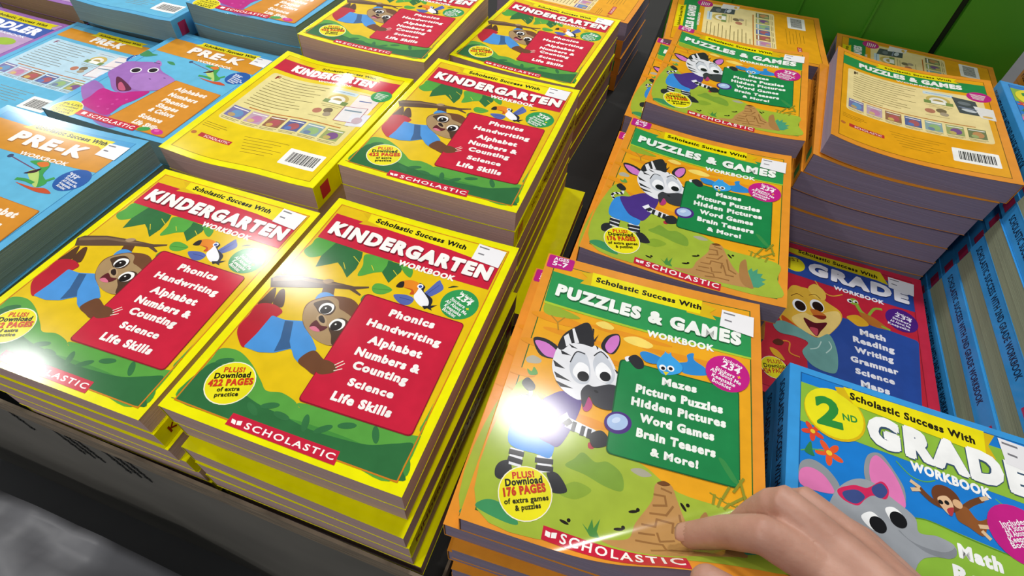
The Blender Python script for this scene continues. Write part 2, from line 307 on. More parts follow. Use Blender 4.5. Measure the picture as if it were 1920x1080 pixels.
ART['PF']=[
["p","e6a31e",[[9,12],[203.5,12],[203.5,266.5],[9,266.5]]],
["l","2e6228",[[9,12],[203.5,12],[203.5,266.5],[9,266.5],[9,12]],0.9],
["e","df9020",[28.0,80.8],26,5,0],
["e","df9020",[19.9,113.1],20,4,0],
["e","df9020",[46.2,94.1],30,3.5,0],
["e","df9020",[94.7,76.7],40,3,0],
["e","df9020",[152.1,86.4],45,3.5,0],
["e","df9020",[61.9,110.6],50,3,0],
["e","df9020",[6.4,146.1],16,4,0],
["e","df9020",[62.8,174.0],30,5,0],
["e","df9020",[85.3,187.2],25,4,0],
["e","df9020",[20.1,163.0],18,3,0],
["s","93ab34",[[12.0,65.8],[24.8,66.3],[47.2,72.0],[29.9,77.5],[14.0,77.3]]],
["l","a8802c",[[30.3,91.7],[28.0,84.2],[20.8,78.3]],1.2],
["l","a8802c",[[28.0,84.2],[32.9,76.4]],1.2],
["s","f0d468",[[62.3,72.5],[70.1,68.0],[79.1,71.5],[77.7,75.3],[68.8,76.1]]],
["s","f0d468",[[90.1,80.8],[102.2,75.6],[116.7,80.1],[112.2,85.7],[95.7,85.2]]],
["s","9fb43a",[[9.5,158],[40,172],[80,188],[120,196],[150,210],[202,214],[203,238],[203,266],[110,266],[9.5,266]]],
["s","7c9e38",[[63.9,215.2],[69.3,207.6],[74.9,200.6],[85.5,205.3],[94.7,202.3],[106.6,208.6],[108.9,221.1],[96.3,221.7],[79.4,217.4]]],
["s","88a434",[[63.0,236.5],[72.7,225.2],[86.6,227.6],[76.4,237.6]]],
["s","b0aa98",[[10.4,131.4],[15.6,126.7],[23.3,128.8],[22.0,133.1],[13.0,135.3]]],
["s","5f9a48",[[13.9,141.6],[18.1,142.9],[19.2,137.9],[23.8,143.7],[17.5,146.8]]],
["s","a8a490",[[112.7,203.0],[120.5,199.7],[129.0,202.8],[121.2,206.0]]],
["p","2e9350",[[9.5,22.9],[204.2,29.0],[204.0,67.9],[10.2,63.2]]],
["p","a8c434",[[10.2,63.2],[204.0,67.9],[204.0,70.0],[10.4,65.8]]],
["p","d8b416",[[37.1,14.4],[49.9,10.9],[63.8,27.9],[38.5,29.3],[44.3,19.3]]],
["p","d8b416",[[155.3,13.5],[171.9,18.7],[166.2,25.0],[172.2,32.8],[144.1,31.3],[144.9,21.9]]],
["p","eadc0c",[[48.4,10.4],[158.3,12.0],[156.9,29.6],[49.3,28.1]]],
["t","15120a","Scholastic Success With",53.1,21.8,104.7,6.8,1.4,1.25],
["t","1c5c34","PUZZLES & GAMES",18.5,54.6,176.8,15.4,1.4,2.3],
["t","f0f2ec","PUZZLES & GAMES",17.8,52.9,177.5,15.7,1.4,1.9],
["t","f0f2ec","WORKBOOK",110.1,71.9,61.3,7.5,-0.7,1.5],
["c","e2e2e6",[[16.4,182.2],[12.4,175.1],[15.9,170.0],[22.6,167.0],[21.6,159.3]],3.2],
["l","2c2c30",[[17.2,180.7],[14.3,179.6]],2.6],
["l","2c2c30",[[12.1,176.1],[12.7,172.8]],2.6],
["l","2c2c30",[[16.0,169.3],[17.9,170.7]],2.6],
["l","2c2c30",[[20.9,166.2],[22.7,168.4]],2.6],
["s","2c2c30",[[13.1,156.6],[16.7,149.9],[24.1,154.5],[24.6,159.7],[19.9,162.2]]],
["s","2c2c30",[[13.4,233.1],[15.9,227.3],[22.0,224.6],[25.7,232.0],[20.8,239.8],[15.3,239.5]]],
["s","2c2c30",[[51.5,224.3],[60.1,223.3],[69.3,233.8],[59.3,238.0],[55.2,231.5]]],
["p","e2e2e6",[[19.8,214.2],[30.3,213.8],[31.7,227.2],[22.1,227.4]]],
["p","e2e2e6",[[40.8,214.0],[52.2,211.0],[54.9,223.2],[45.3,227.0]]],
["l","2c2c30",[[21.2,217.5],[29.7,216.9]],4.2],
["l","2c2c30",[[21.9,223.2],[30.2,223.1]],4.2],
["l","2c2c30",[[42.1,217.7],[52.7,215.7]],4.2],
["l","2c2c30",[[44.0,223.2],[54.0,221.4]],4.2],
["s","3a8ad6",[[16.4,180.5],[29.8,171.8],[47.7,185.5],[52.2,211.0],[39.9,213.1],[17.0,210.6]]],
["s","4b3282",[[37.6,161.4],[48.1,153.0],[62.2,155.2],[65.7,161.2],[62.9,180.4],[56.1,201.0],[47.8,202.0],[36.0,197.4],[21.8,175.4],[31.3,168.7]]],
["c","e2e2e6",[[57.3,179.4],[67.1,181.4],[80.5,183.7]],9],
["l","2c2c30",[[63.7,178.6],[63.4,184.7]],3.4],
["l","2c2c30",[[71.2,180.1],[70.9,186.1]],3.4],
["l","2c2c30",[[76.4,181.0],[76.4,186.7]],3.4],
["p","e8e8ee",[[49.4,178.5],[55.6,171.1],[58.4,175.4],[53.4,181.7]]],
["p","2c2c30",[[54.1,181.5],[58.4,175.4],[62.3,178.7],[58.2,183.6]]],
["s","b03040",[[77.5,191.3],[82.3,190.5],[82.1,195.2],[78.3,195.7]]],
["s","2c2c30",[[77.4,184.4],[85.3,178.2],[92.0,182.7],[91.4,189.8],[81.5,193.9]]],
["s","2c2c30",[[11.0,109.3],[20.2,105.6],[32.5,109.3],[40.3,117.9],[34.1,124.0],[20.6,123.9]]],
["s","cf78c4",[[13.2,111.6],[22.8,109.6],[33.3,114.5],[38.0,121.3],[25.2,123.3]]],
["s","2c2c30",[[71.3,95.9],[75.1,83.7],[84.6,78.2],[87.9,87.9],[84.2,101.0],[76.3,101.8]]],
["s","cf78c4",[[75.0,95.6],[78.5,84.0],[85.2,80.1],[86.3,90.5],[81.1,101.7]]],
["s","e4e4e8",[[35.8,109.6],[48.6,100.9],[64.4,98.3],[78.2,103.5],[88.2,117.5],[92.9,131.6],[83.7,139.4],[72.4,145.0],[65.2,155.4],[57.8,156.2],[44.3,149.3],[34.5,134.4],[33.1,119.5]]],
["s","2c2c30",[[34.0,110.2],[36.2,96.1],[43.9,84.9],[54.6,74.9],[61.0,82.9],[64.9,99.2],[55.9,100.4],[45.7,102.6],[38.8,112.5]]],
["p","e4e4e8",[[36.9,97.9],[40.2,93.0],[45.6,103.4],[41.3,107.8]]],
["p","e4e4e8",[[42.6,87.0],[44.3,85.5],[51.7,100.0],[48.0,101.8]]],
["p","2c2c30",[[33.1,125.3],[45.4,130.9],[36.5,131.4]]],
["p","2c2c30",[[36.6,136.5],[53.2,141.8],[39.8,141.5]]],
["p","2c2c30",[[39.5,144.7],[56.2,147.8],[45.1,149.4]]],
["p","2c2c30",[[37.3,113.0],[47.6,115.9],[39.3,116.9]]],
["p","2c2c30",[[42.8,104.0],[51.7,106.9],[46.3,107.2]]],
["p","2c2c30",[[66.7,97.5],[69.5,99.6],[69.1,102.3]]],
["p","2c2c30",[[86.5,117.1],[91.2,119.3],[89.5,121.2]]],
["p","2c2c30",[[90.2,126.2],[92.8,126.2],[92.7,129.9]]],
["p","2c2c30",[[60.4,79.9],[62.2,80.4],[63.1,90.6]]],
["p","2c2c30",[[67.1,84.9],[65.3,93.9],[63.6,93.5]]],
["s","c6cad2",[[48.2,124.8],[52.0,109.8],[60.5,110.8],[66.7,125.0],[67.3,137.8],[59.6,141.4],[52.4,136.5]]],
["s","c6cad2",[[67.6,117.0],[71.5,103.9],[81.1,110.3],[88.2,123.1],[85.1,133.8],[74.6,130.7]]],
["c","2c2c30",[[48.2,122.9],[51.3,110.6],[59.3,110.2]],1.1],
["c","2c2c30",[[67.1,109.4],[72.5,103.1],[79.6,107.9]],1.1],
["s","f2f2f4",[[52.1,131.0],[55.6,120.5],[63.7,121.9],[66.6,130.7],[63.7,138.7],[56.3,136.5]]],
["s","f2f2f4",[[70.8,122.0],[75.0,114.0],[83.2,118.8],[85.4,126.3],[81.2,133.3],[73.8,130.4]]],
["e","1e1e22",[61.9,133.4],5.1,5.1,0],
["e","1e1e22",[80.3,127.4],4.8,4.8,0],
["s","b03a78",[[66.1,148.1],[74.4,156.6],[72.1,164.5],[67.7,164.0],[65.3,154.5]]],
["s","3c3c42",[[63.0,147.4],[67.0,140.2],[73.1,140.3],[85.9,133.7],[95.6,135.3],[98.6,143.1],[95.1,154.1],[86.6,158.7],[76.0,157.4],[70.4,151.0],[67.9,162.2],[64.3,154.8]]],
["e","26262a",[75.3,144.4],2.2,1.2,20],
["e","26262a",[92.3,136.0],2.2,1.2,20],
["r","155c32",[[89.9,104.5],[193.4,105.9],[194.4,194.4],[91.7,195.7]],5],
["r","1f8247",[[91.4,105.4],[192.6,107.1],[193.7,193.4],[92.6,194.7]],5],
["s","3a8a48",[[178.0,174.4],[182.9,175.0],[193.0,189.9],[187.8,189.0]]],
["t","f0f2ec","Mazes",128.6,120.4,29.7,8.1,-1.1,1.75],
["t","f0f2ec","Picture Puzzles",107.5,134.4,72.9,8.5,-0.7,1.75],
["t","f0f2ec","Hidden Pictures",105.4,147.6,77.8,8.2,-1.3,1.75],
["t","f0f2ec","Word Games",114.0,160.9,60.2,8.1,-0.6,1.75],
["t","f0f2ec","Brain Teasers",113.0,174.7,62.7,8.1,-0.3,1.75],
["t","f0f2ec","& More!",125.7,187.5,37.3,7.0,-0.0,1.75],
["s","e8e8ee",[[94.0,102.3],[97.6,99.6],[99.6,102.8],[96.1,106.0]]],
["s","2c2c30",[[97.1,101.8],[102.8,96.4],[109.7,100.3],[111.4,107.8],[106.1,110.8],[101.0,107.6]]],
["e","4a2c7c",[97.4,167.2],11.5,9.8,-30],
["e","a8c0e4",[96.9,166.7],8.8,7.2,-30],
["e","c8d8f0",[95.7,165.5],4,2.4,-40],
["s","2f86cc",[[106.5,93.2],[112.6,89.8],[126.6,93.1],[122.9,99.8],[112.5,100.7]]],
["s","2f86cc",[[140.2,93.7],[148.6,88.9],[147.9,81.7],[153.6,78.1],[154.6,85.3],[164.6,91.2],[165.5,98.6],[146.9,102.2]]],
["s","3a9ee0",[[122.3,100.0],[125.2,91.3],[129.8,85.8],[138.8,90.4],[144.7,96.6],[142.1,104.2],[130.4,109.4],[125.4,107.1]]],
["p","3a9ee0",[[127.0,90.6],[128.4,83.9],[131.1,87.6],[133.3,83.7],[135.0,89.4]]],
["e","f4f4f4",[127.8,102.6],3.2,3.2,0],
["e","1a1a20",[128.1,103.1],1.8,1.8,0],
["e","f4f4f4",[134.7,101.4],3.2,3.2,0],
["e","1a1a20",[134.7,101.6],1.8,1.8,0],
["p","e6d020",[[128.3,106.1],[133.5,105.9],[131.1,109.9]]],
["e","bf1f80",[183.5,91.6],18.9,18.9,0],
["t","f4eef2","Includes",179.1,77.7,17.5,3.4,18.8,0.4],
["t","f4eef2","234",177.7,85.4,16.2,7.5,17.3,0.9],
["t","f4eef2","Stickers",172.5,90.2,17.2,4,17.4,0.5],
["t","f0c020","+",191.1,94.6,3.0,4.4,17.5,0.9],
["t","f4eef2","All About Me",168.3,92.6,27.3,4,18.1,0.5],
["t","f4eef2","Keepsake",169.7,98.3,20.8,4,17.4,0.5],
["t","f4eef2","Booklet",170.2,103.7,16.4,4,16.3,0.5],
["s","3f8f5a",[[8.8,264.9],[11.0,259.2],[18.9,256.3],[31.6,258.6],[40.7,267.0],[30.2,268.4]]],
["s","b98b52",[[132.7,208.0],[143.3,205.7],[149.6,216.8],[159.2,235.6],[171.3,248.7],[180.7,258.9],[148.8,262.6],[121.7,262.7],[99.5,260.3],[117.2,254.0],[121.4,241.1],[131.1,221.9]]],
["s","6e4424",[[133.3,207.3],[138.4,204.3],[143.4,205.9],[138.2,208.4]]],
["s","a87a46",[[165.1,229.3],[167.5,221.5],[171.1,220.2],[174.4,238.8],[181.0,258.8],[171.9,258.4],[166.2,247.8]]],
["l","94683a",[[132.4,216.6],[140.1,215.8],[141.8,222.3],[132.6,224.9]],1.5],
["l","94683a",[[130.9,231.2],[142.4,229.3],[146.5,221.9]],1.5],
["l","94683a",[[126.1,240.7],[135.3,239.8],[135.9,234.2],[147.5,234.0],[147.0,241.3]],1.5],
["l","94683a",[[136.9,244.4],[138.6,250.5],[147.5,248.0]],1.5],
["l","94683a",[[122.9,253.6],[140.0,252.9],[141.5,256.8]],1.5],
["l","94683a",[[148.9,236.9],[152.8,249.8],[160.1,249.3]],1.5],
["l","94683a",[[132.7,259.3],[144.9,256.9],[156.1,256.7]],1.5],
["l","94683a",[[124.5,247.6],[134.8,246.2]],1.5],
["l","94683a",[[137.2,210.6],[144.5,211.8]],1.5],
["l","94683a",[[151.6,226.8],[155.0,241.1],[162.1,244.6]],1.5],
["p","4a9878",[[174.0,235.5],[177.2,230.2],[178.8,235.0],[183.4,229.4],[183.1,236.4],[188.7,235.5],[186.7,241.5],[192.5,242.5],[188.0,247.3],[191.6,249.2],[185.6,256.9],[180.7,257.9]]],
["p","4c8a40",[[84.3,252.5],[88.9,255.7],[90.8,247.6],[92.9,253.7],[96.4,245.8],[95.5,255.2],[98.2,259.2],[91.3,259.8]]],
["e","201a14",[71.8,255.8],3.6,1.1,10],
["e","201a14",[74.7,253.6],1.4,1.4,0],
["e","201a14",[118.8,233.7],3.6,1.1,-20],
["e","201a14",[121.9,231.5],1.4,1.4,0],
["e","201a14",[110.2,249.1],3.6,1.1,-15],
["e","201a14",[113.2,247.0],1.4,1.4,0],
["e","201a14",[154.0,219.8],3.6,1.1,50],
["e","201a14",[157.1,217.6],1.4,1.4,0],
["c","8c8c2c",[[172.3,203.1],[186.6,208.3],[199.4,209.4]],0.9],
["l","8c8c2c",[[175.9,204.2],[175.1,211.0]],2],
["l","8c8c2c",[[180.7,205.6],[178.6,212.1]],2],
["l","8c8c2c",[[186.6,207.9],[183.3,212.6]],2],
["l","8c8c2c",[[192.5,208.2],[190.4,215.5]],2],
["l","8c8c2c",[[187.8,207.7],[198.1,199.2]],2],
["l","8c8c2c",[[181.8,205.0],[186.2,195.5]],2],
["l","8c8c2c",[[189.8,197.5],[196.6,185.8]],2],
["l","8c8c2c",[[194.3,187.9],[198.1,202.8]],2],
["p","c4203a",[[58.2,262.3],[149.5,264.7],[149.3,275.0],[58.6,271.8]]],
["t","f4f1ec","SCHOLASTIC",71.3,270.5,76.1,6.8,1.3,0.5],
["p","f4f1ec",[[60.5,265.1],[64.2,265.7],[64.2,269.2],[60.6,268.6]]],
["p","f4f1ec",[[64.8,265.4],[68.6,264.4],[68.6,268.3],[65.0,269.1]]],
["e","f0ead0",[39.9,244.6],20.2,20.2,0],
["e","e8de1c",[39.9,244.6],19.4,19.4,0],
["t","cc3a1e","PLUS!",28.1,237.6,16.7,5.2,-22.0,1.2],
["t","1c1a10","Download",24.7,244.5,28.1,5.6,-23.1,1.1],
["t","c43a1e","176 PAGES",25.7,252.2,31.8,6.6,-24.7,1.5],
["t","2a2810","of extra games",27.6,257.2,32.8,4,-23.1,0.9],
["t","2a2810","& puzzles",36.5,259.2,18.9,4,-24.2,0.9],
["r","b81f80",[[1.0,1.0],[27.9,1.0],[27.6,16.8],[1.0,19.2]],2.5],
["t","f4eef2","AGES",6.6,7.4,15.4,4.8,-3.7,0.6],
["t","f4eef2","5-7",6.3,14.9,15.9,6.5,-1.6,0.9],
]
ART['G2F']=[
["p","1a7acc",[[9.5,7],[203.5,7],[203.5,267],[9.5,267]]],
["l","1a5a94",[[9.5,7],[203.5,7],[203.5,267],[9.5,267],[9.5,7]],0.9],
["p","8cb83c",[[92.8,110.2],[105.6,107.4],[167.1,112.0],[212.0,110.9],[200.3,223.3],[13.1,256.7],[11.8,174.3]]],
["c","5a8a2c",[[92.8,110.2],[105.6,107.7],[136.2,110.8],[167.0,112.3]],1.2],
["p","8cb83c",[[9.5,17.5],[203.5,19],[203.5,65],[9.5,58.5]]],
["c","5aa848",[[85.1,65.3],[95.3,74.2],[105.4,75.2],[113.9,70.8]],0.9],
["c","5aa848",[[157.6,68.7],[166.4,73.2],[177.7,71.8]],0.9],
["e","d8452c",[24.3,66.6],4.5,2.2,20.0],
["e","d8452c",[19.5,69.8],4.5,2.2,92.0],
["e","d8452c",[14.9,66.3],4.5,2.2,164.0],
["e","d8452c",[16.9,60.8],4.5,2.2,236.0],
["e","d8452c",[22.7,61.0],4.5,2.2,308.0],
["e","e8c030",[19.7,64.9],2.0,2.0,0],
["e","e0552a",[38.5,81.9],5.5,2.6,20.0],
["e","e0552a",[32.6,85.9],5.5,2.6,92.0],
["e","e0552a",[27.0,81.5],5.5,2.6,164.0],
["e","e0552a",[29.4,74.8],5.5,2.6,236.0],
["e","e0552a",[36.5,75.1],5.5,2.6,308.0],
["e","e8c030",[32.8,79.8],2.4,2.4,0],
["c","5aa848",[[10.4,86.4],[19.7,81.7],[29.0,79.6]],1],
["s","2f7a48",[[13.5,85.1],[18.1,75.0],[19.7,82.6],[21.2,87.3],[16.6,87.5]]],
["s","8e9296",[[10.3,98.1],[19.7,91.2],[31.8,95.3],[40.2,105.4],[37.3,113.9],[24.2,115.2],[10.6,114.2]]],
["s","dd78b0",[[10.4,104.1],[18.2,98.8],[28.7,101.7],[36.2,112.8],[24.2,116.9],[10.6,115.9]]],
["s","8e9296",[[59.6,82.0],[63.8,68.2],[73.9,64.0],[84.0,77.1],[89.6,90.0],[86.7,104.9],[72.1,106.9],[61.4,95.0]]],
["s","e07ab4",[[64.6,74.7],[70.7,66.4],[80.5,75.1],[87.2,89.3],[88.2,104.3],[75.0,105.7],[64.5,92.0]]],
["s","9a9ea4",[[17.1,158.1],[28.4,132.6],[38.1,109.5],[51.1,95.5],[64.5,92.0],[78.4,99.5],[94.4,108.8],[96.5,120.1],[109.7,117.8],[121.4,121.8],[117.1,131.0],[104.7,134.9],[93.0,144.5],[76.4,181.3],[17.5,210.7]]],
["s","84888e",[[81.7,124.6],[92.6,124.7],[109.6,118.6],[121.2,122.6],[117.1,131.0],[99.6,133.4]]],
["s","9a9ea4",[[79.6,117.9],[94.0,112.1],[96.5,120.4],[109.7,117.8],[120.6,120.7],[110.8,128.9],[89.5,128.9]]],
["s","cf2858",[[38.6,109.3],[50.9,100.6],[61.2,98.7],[72.0,88.9],[77.2,93.5],[74.6,102.7],[65.2,103.6],[59.1,109.0],[53.0,116.6],[42.3,115.9]]],
["s","3c4c84",[[42.5,109.7],[52.9,103.8],[58.9,107.5],[52.4,115.3],[44.8,115.2]]],
["s","3c4c84",[[64.6,97.0],[71.9,90.6],[76.2,95.5],[71.7,103.1],[66.0,102.7]]],
["s","f2f2f2",[[55.5,123.4],[62.9,117.5],[69.6,121.2],[71.9,127.1],[64.7,131.5],[58.0,128.5]]],
["e","151518",[67.2,126.0],6.2,6.2,0],
["s","f2f2f2",[[73.2,111.6],[79.2,107.2],[85.5,110.9],[85.3,119.0],[79.3,121.4]]],
["e","151518",[82.3,116.1],6.2,6.2,0],
["c","6a3f22",[[127.3,90.7],[110.6,90.4],[98.9,81.2]],4.5],
["c","6a3f22",[[130.4,88.7],[138.9,79.6],[147.8,72.8]],4.5],
["s","8a5228",[[126.0,90.5],[133.8,84.9],[141.4,92.8],[151.6,85.6],[147.1,95.1],[142.7,104.5],[133.8,101.3],[126.1,98.3]]],
["l","d8b890",[[142.0,97.2],[149.8,94.8]],3],
["l","d8b890",[[143.2,101.2],[146.7,104.3]],3],
["l","d8b890",[[100.3,81.5],[95.5,79.2]],3],
["l","d8b890",[[100.0,84.1],[95.5,85.9]],3],
["l","d8b890",[[147.0,73.1],[151.0,70.6]],3],
["e","6a3c22",[120.0,83.3],10.5,10.5,0],
["e","d8ac80",[127.9,84.9],3.6,3.6,0],
["s","e0b890",[[113.3,86.0],[120.3,81.5],[124.4,87.2],[122.2,96.7],[117.1,94.1]]],
["e","1a1a1a",[115.4,88.4],1.8,1.8,0],
["e","1a1a1a",[119.9,87.1],1.8,1.8,0],
["s","b03a40",[[119.4,92.4],[124.4,89.5],[122.5,96.6],[120.2,96.5]]],
["e","d8b414",[37.7,40.2],25.4,25.4,0],
["e","e8de1c",[37.2,39.2],24.3,24.3,0],
["t","2e8a3a","2",23.2,55.7,21.7,29.4,-5.1,1.3],
["t","2e8a3a","ND",44.7,43.3,12.1,6.6,-7.2,0.7],
["p","d8b414",[[38.5,11.0],[53.4,6.8],[55.9,24.8],[47.9,19.9],[40.5,16.6]]],
["p","d8b414",[[155.8,7.7],[168.1,7.5],[161.2,19.9],[165.2,31.5],[148.7,30.7]]],
["p","eadc0c",[[45.8,7.9],[159.8,6.6],[157.7,30.6],[54.3,24.4]]],
["t","201c08","Scholastic Success With",50.9,19.0,100.0,7.6,2.5,1.25],
["t","38506a","GRADE",63.6,58.8,125.5,31.8,0.3,2.9],
["t","f4f4f2","GRADE",63.9,57.7,124.8,30.8,0.4,2.2],
["t","f4f4f2","WORKBOOK",95.9,68.8,58.7,8.7,1.2,1.5],
["e","bf1f80",[170.4,92.5],23,23,0],
["t","f4eef2","Includes",158.0,90.7,20.9,4,-26.0,0.5],
["t","f4eef2","234 Stickers",159.2,94.5,20.8,4,-25.9,0.5],
["t","f4eef2","All About Me",160.2,98.2,20.6,4,-25.9,0.5],
["t","f4eef2","Keepsake",161.3,101.9,20.5,4,-25.8,0.5],
["t","f4eef2","Booklet",162.4,105.6,20.3,4,-25.7,0.5],
["t","f4f4f2","Math",122.7,127.9,29.4,11,0,1.75],
["t","f4f4f2","Reading",116.7,145.4,62,11,0,1.75],
["t","f4f4f2","Writing",122.7,162.9,62,11,0,1.75],
["t","f4f4f2","Grammar",122.7,180.4,66,11,0,1.75],
["t","f4f4f2","Science",122.7,197.9,62,11,0,1.75],
["t","f4f4f2","Maps",122.7,215.4,46,11,0,1.75],
["p","c4203a",[[55,256],[158,256],[158,269],[55,269]]],
["t","f4f1ec","SCHOLASTIC",72,266,80,7,0,0.5],
]
ART['G1F']=[
["p","bb2538",[[10,10],[200,10],[200,266],[10,266]]],
["l","8a1a2c",[[10,10],[200,10],[200,266],[10,266],[10,10]],0.9],
["p","2b4a98",[[10,25],[200,20],[200,68],[10,64]]],
["r","2b4a98",[[98.7,119.0],[166.0,115.6],[199.7,119.2],[190.8,275.0],[72.7,275.0],[66.4,194.8]],5],
["c","e0a838",[[73.6,64.8],[82.8,79.7],[95.3,84.7],[109.5,75.4]],1.6],
["s","e0b03a",[[31.1,154.9],[41.0,93.7],[57.8,85.4],[74.0,86.5],[88.3,98.4],[106.9,110.3],[105.8,130.6],[88.7,161.5],[77.2,166.8],[55.4,163.1]]],
["s","e8c050",[[65.0,84.0],[73.7,71.7],[86.4,80.8],[86.9,95.9],[74.2,97.1]]],
["s","eccc78",[[46.2,148.0],[61.1,131.3],[71.4,131.5],[98.8,111.5],[106.5,115.5],[105.1,130.9],[88.7,160.9],[77.2,166.1],[58.7,161.6]]],
["s","c8501e",[[34.2,148.6],[44.8,153.6],[60.4,163.2],[77.2,167.2],[55.6,167.7],[36.6,159.7]]],
["e","f2f2f2",[55.0,121.5],9,11,-15],
["e","24160e",[55.9,121.6],7,8.5,-15],
["e","f2f2f2",[77.1,111.8],9,11,-15],
["e","24160e",[78.0,112.9],7,8.5,-15],
["c","6a4010",[[43.5,108.6],[51.2,101.1],[59.3,103.9]],1],
["c","6a4010",[[66.2,96.8],[74.1,91.8],[81.3,97.7]],1],
["s","c8702a",[[68.6,121.6],[79.8,120.2],[88.8,125.6],[83.5,133.9],[74.9,132.9]]],
["s","8a2a1c",[[71.4,131.5],[88.5,125.7],[84.3,133.6]]],
["s","5a1620",[[61.1,140.7],[75.1,143.4],[89.9,136.8],[82.0,155.7],[77.2,165.4],[66.9,154.3]]],
["s","c04858",[[68.6,154.7],[78.6,152.5],[77.2,164.5]]],
["s","6c9f99",[[24.3,168.9],[34.8,158.1],[55.3,160.8],[77.2,167.7],[92.4,155.7],[101.8,178.8],[102.0,208.9],[93.0,216.7],[73.3,213.7],[61.3,198.2],[67.6,180.7],[52.6,177.2],[32.6,179.3]]],
["c","b8d4cc",[[83.1,171.5],[79.1,183.4],[70.3,189.7]],1.4],
["c","b8d4cc",[[92.1,167.4],[95.3,176.1],[88.9,187.9]],1.4],
["s","5a2a1c",[[25.7,197.4],[31.6,190.6],[38.7,192.7],[36.3,199.0],[29.0,200.9]]],
["c","d88430",[[37.5,191.0],[45.7,190.6],[46.5,205.9],[58.7,208.1]],2],
["e","88a838",[123.4,82.2],6,6,0],
["e","f0f0f0",[118.5,83.2],3.4,3.4,0],
["e","1a1a1a",[119.2,83.4],2,2,0],
["e","f0f0f0",[126.0,82.3],3.4,3.4,0],
["e","1a1a1a",[126.5,82.6],2,2,0],
["c","8aa836",[[126.0,83.6],[131.7,96.4],[140.0,102.7]],5],
["s","b06a2a",[[129.8,99.8],[145.1,100.3],[161.4,110.0],[166.1,115.1],[142.8,116.1]]],
["c","8aa836",[[141.8,99.3],[149.3,84.5],[158.8,81.4]],3.6],
["s","d8a428",[[114.1,114.5],[128.0,105.7],[141.1,116.9],[129.1,124.8],[120.8,121.3]]],
["c","8aa836",[[156.3,112.4],[166.9,114.8]],3],
["e","4a2078",[181.9,90.9],19.7,19.7,0],
["t","f0e8f4","Includes",176.8,80.3,18.4,3.4,15.3,0.5],
["t","f0e8f4","234",173.6,86.2,20.2,6,12.4,0.5],
["t","f0e8f4","Stickers",170.6,92.1,22.1,4,10.0,0.5],
["t","f0e8f4","All About Me",167.5,98.0,23.9,4,8.0,0.5],
["t","f0e8f4","Keepsake",164.5,103.8,25.8,4,6.3,0.5],
["p","d8c41c",[[37.0,11.3],[160.2,7.3],[169.7,29.8],[155.6,26.6],[48.1,23.0],[36.5,20.8]]],
["t","2a2408","Scholastic Success With",49.2,17.0,106.7,7.1,3.2,1.25],
["e","e4d81c",[45.2,43.8],14.4,14.4,0],
["t","8a6a10","1",33.6,55.1,6.5,22,-1.5,1.2],
["t","8a6a10","ST",41.2,38.9,11.8,6.6,-10.8,0.7],
["t","1c2c60","GRADE",64.2,55.7,130.2,26.1,1.4,2.6],
["t","eceaf0","GRADE",63.8,53.9,130.5,24.8,1.3,2.2],
["t","eceaf0","WORKBOOK",98.0,70.0,64.0,7.3,1.1,1.5],
["t","eceaf0","Math",129.8,138.7,30.6,10.0,-2.0,1.75],
["t","eceaf0","Reading",121.2,154.2,48.5,9.7,-2.3,1.75],
["t","eceaf0","Writing",122.9,170.4,44.6,9.3,-2.6,1.75],
["t","eceaf0","Grammar",117.7,187.4,54.3,9.3,-2.1,1.75],
["t","eceaf0","Science",122.8,203.8,43.9,8.8,-2.4,1.75],
["t","eceaf0","Maps",128.5,220.7,31.8,9.5,-2.1,1.75],
["s","d8a428",[[22.9,208.8],[32.8,209.9],[41.6,221.1],[28.5,218.4]]],
["e","f0ead0",[30.0,236.9],15.9,15.9,0],
["e","e4d81c",[30.0,236.9],15.3,15.3,0],
["t","b04a1e","PLUS!",22.8,233.8,17.1,5.5,-20.9,0.6],
["t","1c1a10","Download",18.9,241.9,29.0,6,-20.3,0.5],
["t","b83a1e","424 PAGES",18.8,250.2,30.0,7,-22.2,0.7],
]
